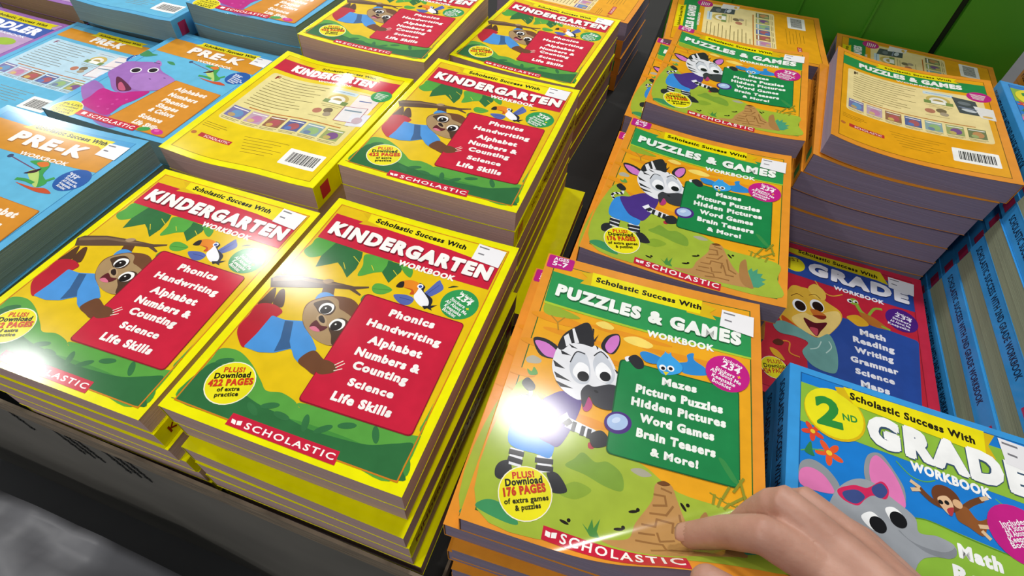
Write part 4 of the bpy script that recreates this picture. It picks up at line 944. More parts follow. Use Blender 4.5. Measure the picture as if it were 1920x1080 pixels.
ART['EB']=[
["p","62b2d4",[[10,10],[203,10],[203,266],[10,266]]],
["l","3a82b0",[[10,10],[203,10],[203,266],[10,266],[10,10]],0.8],
["p","d08e28",[[10,22],[203,22],[203,53],[10,53]]],
["p","e8d414",[[62,12],[170,12],[165,20],[172,27],[58,27],[64,20]]],
["t","3a3008","Scholastic Success With",72,22.5,90,5.6,0,1.1],
["t","f4f1ec","PRE-K",74,46.5,66,19,0,1.9],
["t","f4f1ec","WORKBOOK",99.08,56,27.72,4.5,0,0.7],
["r","b4d2e0",[[18,62],[196,62],[196,192],[18,192]],7],
["t","8a4a60","F",27,76,6,9,0,1.0],
["l","6a5a30",[[36,70],[113,70]],1.1],
["l","6a5a30",[[36,77],[111,77]],1.1],
["l","6a5a30",[[27,84],[97,84]],1.1],
["l","6a5a30",[[27,91],[111,91]],1.1],
["l","6a5a30",[[27,98],[105,98]],1.1],
["l","6a5a30",[[27,105],[87,105]],1.1],
["l","6a5a30",[[27,112],[111,112]],1.1],
["l","6a5a30",[[27,119],[87,119]],1.1],
["l","6a5a30",[[27,126],[99,126]],1.1],
["l","6a5a30",[[27,133],[103,133]],1.1],
["l","6a5a30",[[27,140],[91,140]],1.1],
["l","6a5a30",[[27,147],[67,147]],1.1],
["e","c8b060",[140,91],15,13,0],
["e","e8e4d8",[140,93],11,9.6,0],
["e","b09858",[140,95],7,6,0],
["p","7a9050",[[122,95],[158,95],[158,104],[122,104]]],
["p","f0ece0",[[131,95],[149,95],[149,103],[131,103]]],
["r","c8d8e0",[[122,68],[160,68],[160,77],[122,77]],1.5],
["l","6a8aa0",[[126,72.5],[156,72.5]],1],
["l","8a7a48",[[124,109],[156,109]],0.8],
["l","8a7a48",[[128,113],[152,113]],0.8],
["e","b87860",[128,127],6.5,6.5,0],
["e","7a6a50",[142,122],6.5,6.5,0],
["e","a89880",[145,131],5.5,5.5,0],
["l","8a7a48",[[122,140],[150,140]],0.8],
["l","b8702c",[[40,153],[178,153]],2],
["p","7a74a4",[[21.0,158],[45.66666666666667,158],[45.66666666666667,183],[21.0,183]]],
["e","6a94bc",[34.56666666666667,173],7.8933333333333335,8,0],
["e","b89a68",[29.633333333333333,178],4.933333333333334,4,0],
["l","ece8e0",[[23.0,162],[43.66666666666667,162]],2],
["l","6a5a30",[[21.0,186],[45.66666666666667,186]],0.8],
["l","6a5a30",[[22.0,188.6],[42.66666666666667,188.6]],0.8],
["p","bca0b0",[[49.66666666666667,158],[74.33333333333334,158],[74.33333333333334,183],[49.66666666666667,183]]],
["e","c080a4",[63.23333333333334,173],7.8933333333333335,8,0],
["e","d0b078",[58.300000000000004,178],4.933333333333334,4,0],
["l","ece8e0",[[51.66666666666667,162],[72.33333333333334,162]],2],
["l","6a5a30",[[49.66666666666667,186],[74.33333333333334,186]],0.8],
["l","6a5a30",[[50.66666666666667,188.6],[71.33333333333334,188.6]],0.8],
["p","94664c",[[78.33333333333334,158],[103.00000000000001,158],[103.00000000000001,183],[78.33333333333334,183]]],
["e","b0585a",[91.9,173],7.8933333333333335,8,0],
["e","ccaa5c",[86.96666666666667,178],4.933333333333334,4,0],
["l","ece8e0",[[80.33333333333334,162],[101.00000000000001,162]],2],
["l","6a5a30",[[78.33333333333334,186],[103.00000000000001,186]],0.8],
["l","6a5a30",[[79.33333333333334,188.6],[100.00000000000001,188.6]],0.8],
["p","5c6494",[[107.0,158],[131.66666666666666,158],[131.66666666666666,183],[107.0,183]]],
["e","a85c60",[120.56666666666666,173],7.8933333333333335,8,0],
["e","5c78b4",[115.63333333333333,178],4.933333333333334,4,0],
["l","ece8e0",[[109.0,162],[129.66666666666666,162]],2],
["l","6a5a30",[[107.0,186],[131.66666666666666,186]],0.8],
["l","6a5a30",[[108.0,188.6],[128.66666666666666,188.6]],0.8],
["p","8aa4a4",[[135.66666666666669,158],[160.33333333333334,158],[160.33333333333334,183],[135.66666666666669,183]]],
["e","94b478",[149.23333333333335,173],7.8933333333333335,8,0],
["e","7484a0",[144.3,178],4.933333333333334,4,0],
["l","ece8e0",[[137.66666666666669,162],[158.33333333333334,162]],2],
["l","6a5a30",[[135.66666666666669,186],[160.33333333333334,186]],0.8],
["l","6a5a30",[[136.66666666666669,188.6],[157.33333333333334,188.6]],0.8],
["p","9aa468",[[164.33333333333334,158],[189.0,158],[189.0,183],[164.33333333333334,183]]],
["e","7c5488",[177.9,173],7.8933333333333335,8,0],
["e","c0ac64",[172.96666666666667,178],4.933333333333334,4,0],
["l","ece8e0",[[166.33333333333334,162],[187.0,162]],2],
["l","6a5a30",[[164.33333333333334,186],[189.0,186]],0.8],
["l","6a5a30",[[165.33333333333334,188.6],[186.0,188.6]],0.8],
["l","7a5a14",[[14,206],[42,206]],0.8],
["l","7a5a14",[[14,210],[46,210]],0.8],
["l","7a5a14",[[14,214],[38,214]],0.8],
["p","b83030",[[23,228],[68,228],[68,236],[23,236]]],
["t","f0d8d0","SCHOLASTIC",30,234.5,35,4.6,0,0.4],
["e","b86a30",[15,232],3.4,3.4,0],
["l","8a6a18",[[74,212],[140,212]],0.8],
["l","8a6a18",[[77,218],[132,218]],0.8],
["l","8a6a18",[[80,224],[124,224]],0.8],
["l","8a6a18",[[83,230],[140,230]],0.8],
["l","8a6a18",[[86,236],[132,236]],0.8],
["l","8a6a18",[[89,242],[124,242]],0.8],
["r","f2f0ea",[[146,216],[196,216],[196,248],[146,248]],2],
["p","2c2c2c",[[153,222],[153.8,222],[153.8,242],[153,242]]],
["p","2c2c2c",[[154.5,222],[155.6,222],[155.6,242],[154.5,242]]],
["p","2c2c2c",[[156.7,222],[157.3,222],[157.3,242],[156.7,242]]],
["p","2c2c2c",[[157.8,222],[159.4,222],[159.4,242],[157.8,242]]],
["p","2c2c2c",[[160.1,222],[160.9,222],[160.9,242],[160.1,242]]],
["p","2c2c2c",[[162.0,222],[163.1,222],[163.1,242],[162.0,242]]],
["p","2c2c2c",[[163.6,222],[164.2,222],[164.2,242],[163.6,242]]],
["p","2c2c2c",[[164.9,222],[166.5,222],[166.5,242],[164.9,242]]],
["p","2c2c2c",[[167.6,222],[168.4,222],[168.4,242],[167.6,242]]],
["p","2c2c2c",[[168.9,222],[170.0,222],[170.0,242],[168.9,242]]],
["p","2c2c2c",[[170.7,222],[171.3,222],[171.3,242],[170.7,242]]],
["p","2c2c2c",[[172.4,222],[174.0,222],[174.0,242],[172.4,242]]],
["p","2c2c2c",[[174.5,222],[175.3,222],[175.3,242],[174.5,242]]],
["p","2c2c2c",[[176.0,222],[177.1,222],[177.1,242],[176.0,242]]],
["p","2c2c2c",[[178.2,222],[178.8,222],[178.8,242],[178.2,242]]],
["p","2c2c2c",[[179.3,222],[180.9,222],[180.9,242],[179.3,242]]],
["p","2c2c2c",[[181.6,222],[182.4,222],[182.4,242],[181.6,242]]],
["p","2c2c2c",[[183.5,222],[184.6,222],[184.6,242],[183.5,242]]],
["p","2c2c2c",[[185.1,222],[185.7,222],[185.7,242],[185.1,242]]],
["p","2c2c2c",[[186.4,222],[188.0,222],[188.0,242],[186.4,242]]],
["p","2c2c2c",[[189.1,222],[189.9,222],[189.9,242],[189.1,242]]],
["p","2c2c2c",[[190.4,222],[191.5,222],[191.5,242],[190.4,242]]],
["p","e8dcd8",[[162,68],[196,66],[196,112],[164,112]]],
["p","e4e0e0",[[158,104],[190,98],[192,136],[160,140]]],
["p","dcdce4",[[176,116],[202,112],[203,142],[180,146]]],
["l","b05060",[[158,104],[190,98],[192,136],[160,140],[158,104]],0.8],
["l","7890a0",[[163,112],[185,109]],3],
["e","c0a8b0",[190,130],7,8,0],
["l","b05060",[[162,68],[196,66],[196,98]],0.8],
["l","6070a0",[[170,84],[186,82]],2.4],
["l","8a7a48",[[166,146],[186,146]],0.8],
["e","2458a2",[192,62],15,15,0],
["l","ecf0e8",[[182.0,55.0],[200,57.0]],1.3],
["l","ecf0e8",[[182.6,58.4],[199,60.4]],1.3],
["l","ecf0e8",[[183.2,61.8],[198,63.8]],1.3],
["l","ecf0e8",[[183.8,65.2],[197,67.2]],1.3],
["l","ecf0e8",[[184.4,68.6],[196,70.6]],1.3],
]

# ------------------------------------------------------------------ turning the printed designs into meshes
W, H = 0.213, 0.276           # cover size in metres (designs are drawn in millimetres, 213 x 276)
LZ = 0.03                     # ink layers are this many mm apart
_font_cache = {}
def glyphs(s, wt):
    k = (s, wt)
    if k in _font_cache: return _font_cache[k]
    def mk(t):
        cu = bpy.data.curves.new('t', 'FONT'); cu.body = t; cu.size = 1.0; cu.offset = min(0.034 * wt + 0.004, 0.030); cu.resolution_u = 3
        cu.space_character = 1.0 + 0.10 * wt
        if wt == 0.5 and t.isupper() and len(t) > 7: cu.space_character = 1.28
        ob = bpy.data.objects.new('t', cu); COL.objects.link(ob)
        dg = bpy.context.evaluated_depsgraph_get(); dg.update()
        me = bpy.data.meshes.new_from_object(ob.evaluated_get(dg))
        v = np.array([tuple(p.co)[:2] for p in me.vertices]) if len(me.vertices) else np.zeros((0, 2))
        f = [tuple(p.vertices) for p in me.polygons]
        bpy.data.objects.remove(ob, do_unlink=True); bpy.data.meshes.remove(me); bpy.data.curves.remove(cu)
        return v, f
    kk = ('cap', wt)
    if kk not in _font_cache:
        v, f = mk('H'); _font_cache[kk] = (v[:, 1].min(), v[:, 1].max() - v[:, 1].min())
    b, cap = _font_cache[kk]
    v, f = mk(s)
    v = v.copy(); v[:, 1] = (v[:, 1] - b) / cap
    x0, x1 = v[:, 0].min(), v[:, 0].max(); v[:, 0] = (v[:, 0] - x0) / (x1 - x0)
    _font_cache[k] = (v, f)
    return v, f
def extra_weight(wt): return max(0.0, 0.034*wt + 0.004 - 0.030) * 1.25
def catmull(P, closed, n=6):
    P = np.array(P, float); m = len(P); out = []
    for i in range(m if closed else m - 1):
        if closed: a, b, c, d = P[i-1], P[i], P[(i+1) % m], P[(i+2) % m]
        else: a, b, c, d = P[max(i-1, 0)], P[i], P[i+1], P[min(i+2, m-1)]
        for k in range(n):
            t = k / n
            out.append(0.5 * ((2*b) + (c-a)*t + (2*a-5*b+4*c-d)*t*t + (3*b-a-3*c+d)*t**3))
    if not closed: out.append(P[-1])
    return np.array(out)
def rounded(P, r, n=5):
    P = np.array(P, float); m = len(P); out = []
    for i in range(m):
        a, b, c = P[i-1], P[i], P[(i+1) % m]
        u = (a-b) / np.linalg.norm(a-b); v = (c-b) / np.linalg.norm(c-b)
        p, q = b + u*r, b + v*r
        for k in range(n + 1):
            t = k / n; out.append((1-t)**2*p + 2*t*(1-t)*b + t*t*q)
    return np.array(out)
def tess(P):
    P = [Vector((p[0], p[1], 0)) for p in P]
    return [tuple(t) for t in tessellate_polygon([P])]
def stroke(P, w):
    """quads of a thick polyline, with round-ish joints"""
    P = np.array(P, float); res = []
    for i in range(len(P) - 1):
        a, b = P[i], P[i+1]; d = b - a; L = np.linalg.norm(d)
        if L < 1e-6: continue
        n = np.array([-d[1], d[0]]) / L * w / 2
        e = d / L * w * (0.0 if len(P) > 6 else 0.4)
        res.append(np.array([a - n - e, b - n + e, b + n + e, a + n - e]))
    return res
def element(e):
    """list of (points, faces) for one design element"""
    k = e[0]
    if k == 'p': P = np.array(e[2], float); return [(P, tess(P))]
    if k == 's': P = catmull(e[2], True); return [(P, tess(P))]
    if k == 'r': P = rounded(e[2], e[3]); return [(P, tess(P))]
    if k == 'e':
        n = 28 if max(e[3], e[4]) > 4 else 14
        t = np.linspace(0, 2*np.pi, n, endpoint=False); r = math.radians(e[5])
        x = e[3]*np.cos(t); y = e[4]*np.sin(t)
        P = np.stack([e[2][0] + x*math.cos(r) - y*math.sin(r), e[2][1] + x*math.sin(r) + y*math.cos(r)], 1)
        return [(P, [tuple(range(n))])]
    if k == 'l': return [(q, [(0, 1, 2, 3)]) for q in stroke(e[2], e[3])]
    if k == 'c':
        Q = catmull(e[2], False, 5); d = np.gradient(Q, axis=0); n = np.stack([-d[:, 1], d[:, 0]], 1)
        n /= np.maximum(np.linalg.norm(n, axis=1), 1e-9)[:, None]
        P = np.concatenate([Q + n*e[3]/2, (Q - n*e[3]/2)]); m = len(Q)
        return [(P, [(i, i+1, m+i+1, m+i) for i in range(m-1)])]
    if k == 't':
        _, c, s, x, y, w, cap, rot, wt = e
        v, f = glyphs(s, wt)
        r = math.radians(rot); rb = extra_weight(wt) * cap
        lx = rb + v[:, 0]*(w - 2*rb); ly = -rb - v[:, 1]*(cap - 2*rb)
        # heavier weights: the letters printed again, shifted round their own outline
        sh = [(0, 0)] + ([(rb*math.cos(t), rb*math.sin(t)) for t in np.arange(6)*math.pi/3 + 0.3] if rb > 0.05 else [])
        out = []
        for dx, dy in sh:
            ax, ay = lx + dx, ly + dy
            out.append((np.stack([x + ax*math.cos(r) - ay*math.sin(r), y + ax*math.sin(r) + ay*math.cos(r)], 1), f))
        return out
_flat = {}
XC = [-W/2 + W*i/20 for i in range(1, 20)]
def flat_design(art, border, diag=False, thick=0.28):
    """cut, layered flat version of a cover: verts (local metres, z in mm above the sheet), faces, material ids, colours"""
    key = (art, border, diag)
    if key in _flat: return _flat[key]
    cols = [border]; V = []; F = []; Mi = []; nv = 0
    placed = []
    def add(P, faces, z, ci):
        nonlocal nv
        V.append(np.column_stack([P, np.full(len(P), z)])); 
        for f in faces: F.append(tuple(i + nv for i in f)); Mi.append(ci)
        nv += len(P)
    R = np.array([[0, 0], [213, 0], [213, 276], [0, 276]], float)
    add(R, [(0, 1, 2, 3)], 0.0, 0); 
    V.append(np.column_stack([R, np.full(4, -thick)])); b = nv; nv += 4
    F.append((b+3, b+2, b+1, b)); Mi.append(0)
    for i in range(4): j = (i+1) % 4; F.append((i, j, b+j, b+i)); Mi.append(0)
    top = 0
    for e in (ART[art] if art else []):
        c = e[1]
        if c not in cols: cols.append(c)
        parts = element(e); heavy = e[0] == 't' and len(parts) > 1
        for kth, (P, faces) in enumerate(parts):
            P = np.clip(P, [0.3, 0.3], [212.7, 275.7])
            if heavy and kth:
                add(P, faces, lay * LZ + 0.008 * kth, cols.index(c)); continue
            lo, hi = P.min(0), P.max(0); lay = 1
            for (l2, h2, q) in placed:
                if q >= lay and lo[0] < h2[0] and hi[0] > l2[0] and lo[1] < h2[1] and hi[1] > l2[1]: lay = q + 1
            res = lay + (2 if heavy else 0)
            placed.append((lo - (1 if heavy else 0), hi + (1 if heavy else 0), res)); top = max(top, res)
            add(P, faces, lay * LZ, cols.index(c))
    V = np.concatenate(V)
    V2 = np.column_stack([V[:, 0]/1000 - W/2, H/2 - V[:, 1]/1000, V[:, 2]])
    bm = bmesh.new()
    vs = [bm.verts.new(p) for p in V2.tolist()]
    for f, mi in zip(F, Mi):
        try: bm.faces.new([vs[i] for i in f]).material_index = mi
        except ValueError: pass
    for x in XC:
        bmesh.ops.bisect_plane(bm, geom=bm.verts[:] + bm.edges[:] + bm.faces[:], plane_co=(x, 0, 0), plane_no=(1, 0, 0), dist=1e-7)
    if diag:
        n = Vector((DN[0], DN[1], 0))
        for s in DS[1:-1]:
            bmesh.ops.bisect_plane(bm, geom=bm.verts[:] + bm.edges[:] + bm.faces[:], plane_co=(D0[0] + n.x*s, D0[1] + n.y*s, 0), plane_no=n, dist=1e-7)
    # faces above the sheet must look up
    for f in bm.faces:
        f.normal_update()
        zc = f.calc_center_median().z
        if zc >= -1e-6 and f.normal.z < 0 and abs(f.normal.z) > .5: f.normal_flip()
    bm.verts.index_update()
    V3 = np.array([v.co[:] for v in bm.verts]); F3 = [[v.index for v in f.verts] for f in bm.faces]; M3 = [f.material_index for f in bm.faces]
    bm.free()
    _flat[key] = (V3, F3, M3, cols, top)
    return _flat[key]

# the lifted corner of the front puzzles workbook: bend along one diagonal direction
DN = np.array([0.5, -0.866]); D0 = np.array([(0.25 - 0.5) * W, -H/2])
DS = np.concatenate([[-0.4], np.linspace(0, 0.084, 34), [0.2]])
def lift_fn(s):
    s = np.maximum(s, 0.0); a = 0.036; A = 560.0
    t = np.clip(s - a, 0, 0.031)
    return np.where(s < a, A*s**3, A*a**3 + 3*A*a*a*t - 35.0*t*t)
class Warp:
    """height of a soft cover over its book: dip across the width (+ lifted corner)"""
    def __init__(s, dip=0.0, skew=0.0, wave=0.0, lift=False): s.d, s.k, s.w, s.lift = dip, skew, wave, lift
    def fx(s, x):
        u = 2*np.asarray(x)/W
        return -s.d*(1 - u*u) + s.k*u*(1-u*u) + s.w*np.sin(u*math.pi*1.5 + 0.6)*(1-u**4)
    def __call__(s, x, y):
        xs = np.linspace(-W/2, W/2, 21)
        z = np.interp(x, xs, s.fx(xs))
        if s.lift:
            t = (np.asarray(x)-D0[0])*DN[0] + (np.asarray(y)-D0[1])*DN[1]
            z = z + np.interp(t, DS, lift_fn(DS))
        return z
    def grad(s, x, y):
        h = 1e-3; gx = (s.fx(x+h) - s.fx(x-h)) / (2*h); gy = np.zeros_like(gx)
        if s.lift:
            t = (x-D0[0])*DN[0] + (y-D0[1])*DN[1]; g = (lift_fn(t+h) - lift_fn(t-h)) / (2*h)
            gx = gx + g*DN[0]; gy = gy + g*DN[1]
        return gx, gy
    def scaled(s, k): return Warp(s.d*k, s.k*k, s.w*k)
def cover_mesh(name, art, border, warp, z0):
    V, F, Mi, cols, top = flat_design(art, border, warp.lift)
    P = V.copy(); P[:, 2] = z0 + V[:, 2]/1000 + warp(V[:, 0], V[:, 1])
    me = bpy.data.meshes.new(name); me.from_pydata(P.tolist(), [], F)
    for c in cols: me.materials.append(ink(c))
    me.polygons.foreach_set('material_index', Mi)
    if warp.d or warp.k or warp.w or warp.lift:
        me.update()
        nl = len(me.loops); vi = np.zeros(nl, np.int32); me.loops.foreach_get('vertex_index', vi)
        npol = len(me.polygons); pn = np.zeros(npol*3); me.polygons.foreach_get('normal', pn); pn = pn.reshape(-1, 3)
        lt = np.zeros(npol, np.int32); me.polygons.foreach_get('loop_total', lt)
        lp = np.repeat(np.arange(npol), lt)
        gx, gy = warp.grad(V[:, 0], V[:, 1]); nv = np.column_stack([-gx, -gy, np.ones(len(V))]); nv /= np.linalg.norm(nv, axis=1)[:, None]
        fn = pn[lp]; sm = fn[:, 2] > 0.5
        nn = np.where(sm[:, None], nv[vi], fn)
        me.polygons.foreach_set('use_smooth', [True]*npol)
        me.normals_split_custom_set(nn.tolist())
    return me, top
def sheet_obj(name, art, border, warp, z0, parent):
    me, top = cover_mesh(name, art, border, warp, z0)
    return link_mesh(name, me, parent), top
def page_obj(warp_t, warp_b, z0, z1, mat, parent, ins=0.0005):
    """block of pages whose top and bottom follow the covers"""
    n = 20; xs = np.linspace(-W/2 + 0.0006, W/2 - ins, n + 1); y0, y1 = -H/2 + ins, H/2 - ins
    bm = bmesh.new(); L = []
    for x in xs:
        zb = z0 + float(warp_b(x, 0)); zt = z1 + float(warp_t(x, 0))
        L.append([[bm.verts.new((x, y, zb + (zt-zb)*k/6)) for k in range(7)] for y in (y0, y1)])
    for i in range(n):
        for k in range(6):
            bm.faces.new((L[i][0][k], L[i+1][0][k], L[i+1][0][k+1], L[i][0][k+1]))
            bm.faces.new((L[i+1][1][k], L[i][1][k], L[i][1][k+1], L[i+1][1][k+1]))
        bm.faces.new((L[i][0][6], L[i+1][0][6], L[i+1][1][6], L[i][1][6]))
        bm.faces.new((L[i][1][0], L[i+1][1][0], L[i+1][0][0], L[i][0][0]))
    for k in range(6):
        bm.faces.new((L[0][1][k], L[0][0][k], L[0][0][k+1], L[0][1][k+1]))
        bm.faces.new((L[n][0][k], L[n][1][k], L[n][1][k+1], L[n][0][k+1]))
    return bm_obj('page_block', bm, mat, parent)
KINDS = {   # border colour, front art, back art, spine lettering, spine ink, page colour, object name
 'K': dict(b='eae400', f='KF', k='KB', sp='KINDERGARTEN WORKBOOK', si='8a2a10', pg='K', nm='kindergarten_workbook', bx='c02038'),
 'P': dict(b='e2922e', f='PF', k='PB', sp='PUZZLES & GAMES WORKBOOK', si='5a3010', pg='P', nm='puzzle_workbook', bx='2a8a4a'),
 'E': dict(b='5aaad4', f='EF', k='EB', sp='PRE-K WORKBOOK', si='20406a', pg='E', nm='preschool_workbook', bx='b03058'),
 'G2': dict(b='3a96d8', f='G2F', k='EB', sp='SCHOLASTIC SUCCESS WITH 2ND GRADE WORKBOOK', si='12304e', pg='G2', nm='grade_workbook', bx='b03058'),
 'G1': dict(b='c22a42', f='G1F', k='EB', sp='1ST GRADE WORKBOOK', si='f0e8e8', pg='G1', nm='grade_workbook', bx='2b4a98'),
 'T': dict(b='9a6ab0', f='TF', k='EB', sp='TODDLER WORKBOOK', si='f0e8e8', pg='T', nm='toddler_workbook', bx='c03078')}
STICK = {'K': [[171.7, 9.2], [202.8, 11.4], [202, 35.8], [171.5, 32.5]], 'P': [[177.2, 18.2], [206.8, 19.9], [205.9, 44.2], [175.3, 39.1]],
         'E': [[172.5, 19], [203, 20], [204, 46], [173, 43]], 'G1': [[169.8, 12.9], [202.8, 14.4], [200.7, 38.6], [169.4, 34.1]], 'G2': [[170, 8.5], [203, 10], [204, 36], [172, 32]]}
def sticker_obj(kind, warp, z0, top, parent):
    P = np.array(STICK[kind], float)
    bm = bmesh.new(); zz = 0.06 + (top + 1)*LZ
    def at(p, z): x = p[0]/1000 - W/2; y = H/2 - p[1]/1000; return (x, y, z)
    def addp(Q, z, mi):
        bm.faces.new([bm.verts.new(at(p, z)) for p in Q][::-1]).material_index = mi
    t = [bm.verts.new(at(p, zz)) for p in P]; b = [bm.verts.new(at(p, zz - 0.08)) for p in P]
    bm.faces.new(t[::-1]); bm.faces.new(b)
    for i in range(4): j = (i+1) % 4; bm.faces.new((t[i], t[j], b[j], b[i]))
    def loc(u, v): return (1-v)*((1-u)*P[0] + u*P[1]) + v*((1-u)*P[3] + u*P[2])
    for (u0, u1, v0, v1) in [(0.06, 0.42, 0.12, 0.2), (0.12, 0.34, 0.52, 0.6)]:
        addp([loc(u0, v0), loc(u1, v0), loc(u1, v1), loc(u0, v1)], zz + 0.03, 1)
    for x in XC: bmesh.ops.bisect_plane(bm, geom=bm.verts[:] + bm.edges[:] + bm.faces[:], plane_co=(x, 0, 0), plane_no=(1, 0, 0), dist=1e-7)
    for v in bm.verts: v.co.z = z0 + v.co.z/1000 + float(warp(v.co.x, v.co.y))
    bmesh.ops.recalc_face_normals(bm, faces=bm.faces)
    return bm_obj('price_sticker', bm, [plain('white_label', 'eceaec', 0.5, 0.03), plain('label_print', '77757a', 0.6, 0.1)], parent)
def spine_obj(k, T, zb, zt, side, parent, lettering):
    """spine wall; its lettering runs along the book"""
    c = KINDS[k]; x0 = side*W/2
    bm = bmesh.new()
    xa, xb = sorted((x0, x0 + side*0.0006))
    n = 4
    box(bm, xa, -H/2, zb, xb, H/2, zt, 0)
    mats = [ink(c['b']), ink(c['si']), ink(c['bx'])]
    if lettering:
        xs = x0 + side*0.00075; hm = (zb+zt)/2
        def quad(y0, y1, z0, z1, mi, off=0.0):
            x = xs + side*off; pts = [(x, y0, z0), (x, y1, z0), (x, y1, z1), (x, y0, z1)]
            if side < 0: pts = pts[::-1]
            bm.faces.new([bm.verts.new(p) for p in pts]).material_index = mi
        quad(-H/2 + 0.012, -H/2 + 0.030, hm - T*0.3, hm + T*0.3, 2)
        v, f = glyphs(c['sp'], 0.6)
        # letters read from the top of the book to its bottom
        cap = T*0.36; Ln = H*0.74 if len(c['sp']) > 20 else H*0.6
        vs = []
        for a, b in v:
            yy = H*0.46 - a*Ln; zz = hm + (b - 0.5)*cap*side*-1
            vs.append(bm.verts.new((xs, yy, zz)))
        for q in f:
            pts = [vs[i] for i in q]
            try: fc = bm.faces.new(pts); fc.material_index = 1
            except ValueError: pass
    o = bm_obj('spine', bm, mats, parent)
    return o
GAP = 0.0003
def book(kind, loc, yaw, zb, zt, wb, wt, label, group, face='front', art=False, sticker=None, flip=False, cat='workbook'):
    """one workbook; zb/zt world heights of its underside and top, wb/wt the bend of those two faces"""
    c = KINDS[kind]
    root = bpy.data.objects.new(c['nm'], None); COL.objects.link(root); root.empty_display_size = 0.05
    root.location = (loc[0], loc[1], zb); root.rotation_euler = (0, 0, yaw + (math.pi if flip else 0))
    tag(root, label, cat, group)
    if flip:
        wt = Warp(wt.d, -wt.k, 0); wb = Warp(wb.d, -wb.k, 0)
    T = zt - zb - GAP
    top_art = (c['f'] if face == 'front' else c['k']) if art else None
    tn, bn = ('front_cover', 'back_cover') if face == 'front' else ('back_cover', 'front_cover')
    wp = Warp(wt.d, wt.k, wt.w)                       # the pages stay down when a cover is lifted
    page_obj(wp, wb, 0.0004, T - 0.0004, PAGE[c['pg']], root)
    o, top = sheet_obj(tn, top_art, c['b'], wt, T - (0.0 if not art else 0.0), root)
    sheet_obj(bn, None, c['b'], wb, 0.00029, root)
    if face == 'front' and (art if sticker is None else sticker) and kind in STICK: sticker_obj(kind, wp, T, top, o)
    spine_obj(kind, T, float(wb(W/2, 0)) + 0.0002, T - 0.0002, -1 if face == 'front' else 1, root, True)
    return root
ORD = ['topmost', 'second from the top', 'third from the top', 'fourth from the top', 'fifth from the top', 'sixth from the top', 'seventh from the top', 'eighth from the top', 'ninth from the top', 'tenth from the top', 'eleventh from the top', 'twelfth from the top', 'thirteenth from the top', 'fourteenth from the top']
def stack(kind, x, y, ztop, yaw, base, where, colour, group, toplabel, warp, face='front', n=None, offs=None, arts=(), flips=(), backs=(), sticker=None, art=True, fan=(0.0, 0.0), seed=1, pitch=0.0283):
    """a pile of the same workbook, top one placed exactly, the rest straggling below"""
    n = n or max(1, round((ztop - base) / pitch)); p = (ztop - base) / n
    rnd = random.Random(seed); out = []
    for i in range(n):
        zt = ztop - p*i; zb = zt - p
        wt = warp if i == 0 else warp.scaled(1 - i/n); wb = warp.scaled(1 - (i+1)/n)
        if i == 0: dx = dy = da = 0.0
        else:
            dx = fan[0]*i + rnd.uniform(-.0018, .0018); dy = fan[1]*i + rnd.uniform(-.0005, .0022); da = rnd.uniform(-.007, .007)
            if offs and i in offs: dx, dy, da = offs[i]
        lab = toplabel if i == 0 else f"{colour} workbook {ORD[i]} of {where}"
        f = face if i == 0 else ('back' if i in backs else 'front')
        out.append(book(kind, (x + dx, y + dy), yaw + da, zb, zt, wb, wt, lab, group, f, art=(art if i == 0 else i in arts), sticker=(sticker if i == 0 else None), flip=(i in flips)))
    return out

# ------------------------------------------------------------------ the stacks
GK = 'yellow kindergarten workbooks'; GE = 'light blue pre-k workbooks'; GP = 'orange puzzle workbooks'; GG = 'blue second grade workbooks'
stack('K', -0.0694, -0.0059, 0.002, 0.013, KBASE, 'the front right yellow stack', 'yellow kindergarten', GK,
      'yellow kindergarten workbook lying face up, front right of the yellow stacks', Warp(0.002, 0.0), n=6,
      offs={1: (-0.001, 0.001, -0.004), 2: (0.004, -0.011, -0.018), 3: (0.004, -0.0115, -0.008), 4: (0.003, -0.0115, -0.004), 5: (0.010, -0.011, -0.004)}, arts=(1,), flips=(3,), seed=3)
stack('K', -0.3056, -0.0194, -0.0205, 0.0163, KBASE, 'the front left yellow stack', 'yellow kindergarten', GK,
      'yellow kindergarten workbook lying face up, front left of the yellow stacks', Warp(0.0), n=6,
      offs={1: (0.001, -0.001, 0.004), 2: (0.006, -0.002, -0.004), 3: (0.010, -0.001, 0.004), 4: (0.013, 0.0, 0.0), 5: (0.016, 0.0, 0.0)}, flips=(1, 3, 5), seed=5)
stack('K', -0.0857, 0.2958, 0.0262, 0.0067, KBASE, 'the middle yellow stack', 'yellow kindergarten', GK,
      'yellow kindergarten workbook lying face up in the middle row beside the dark gap', Warp(0.002, 0.0), n=7,
      offs={1: (0.0, 0.0, 0.0), 2: (0.001, 0.001, 0.003), 3: (0.0, 0.001, -0.003), 4: (0.001, 0.0, 0.0), 5: (0.002, 0.0, 0.0), 6: (0.036, 0.0, 0.002)}, flips=(), backs=(1,), seed=7)
stack('K', -0.3320, 0.2770, -0.0066, 0.0241, KBASE, 'the face-down yellow stack', 'yellow kindergarten', GK,
      'yellow kindergarten workbook lying face down, cream text panel and barcode showing', Warp(0.004, 0.003, 0.0015), face='back', n=5, seed=9)
stack('K', -0.3252, 0.5691, 0.0150, 0.0140, KBASE, 'the back left yellow stack', 'yellow kindergarten', GK,
      'yellow kindergarten workbook face up at the back left, next to the blue pre-k books', Warp(0.004), n=5, flips=(1, 3), seed=11, sticker=True)
stack('K', -0.1000, 0.6500, -0.0100, -0.0580, KBASE, 'the back right yellow stack', 'yellow kindergarten', GK,
      'yellow kindergarten workbook face up at the back right, before the sideways orange book', Warp(0.003), n=5,
      offs={1: (0.001, 0.0, 0.006), 2: (0.002, 0.0, 0.004), 3: (0.002, 0.0, 0.0), 4: (0.003, 0.0, 0.0)}, flips=(2,), seed=13)
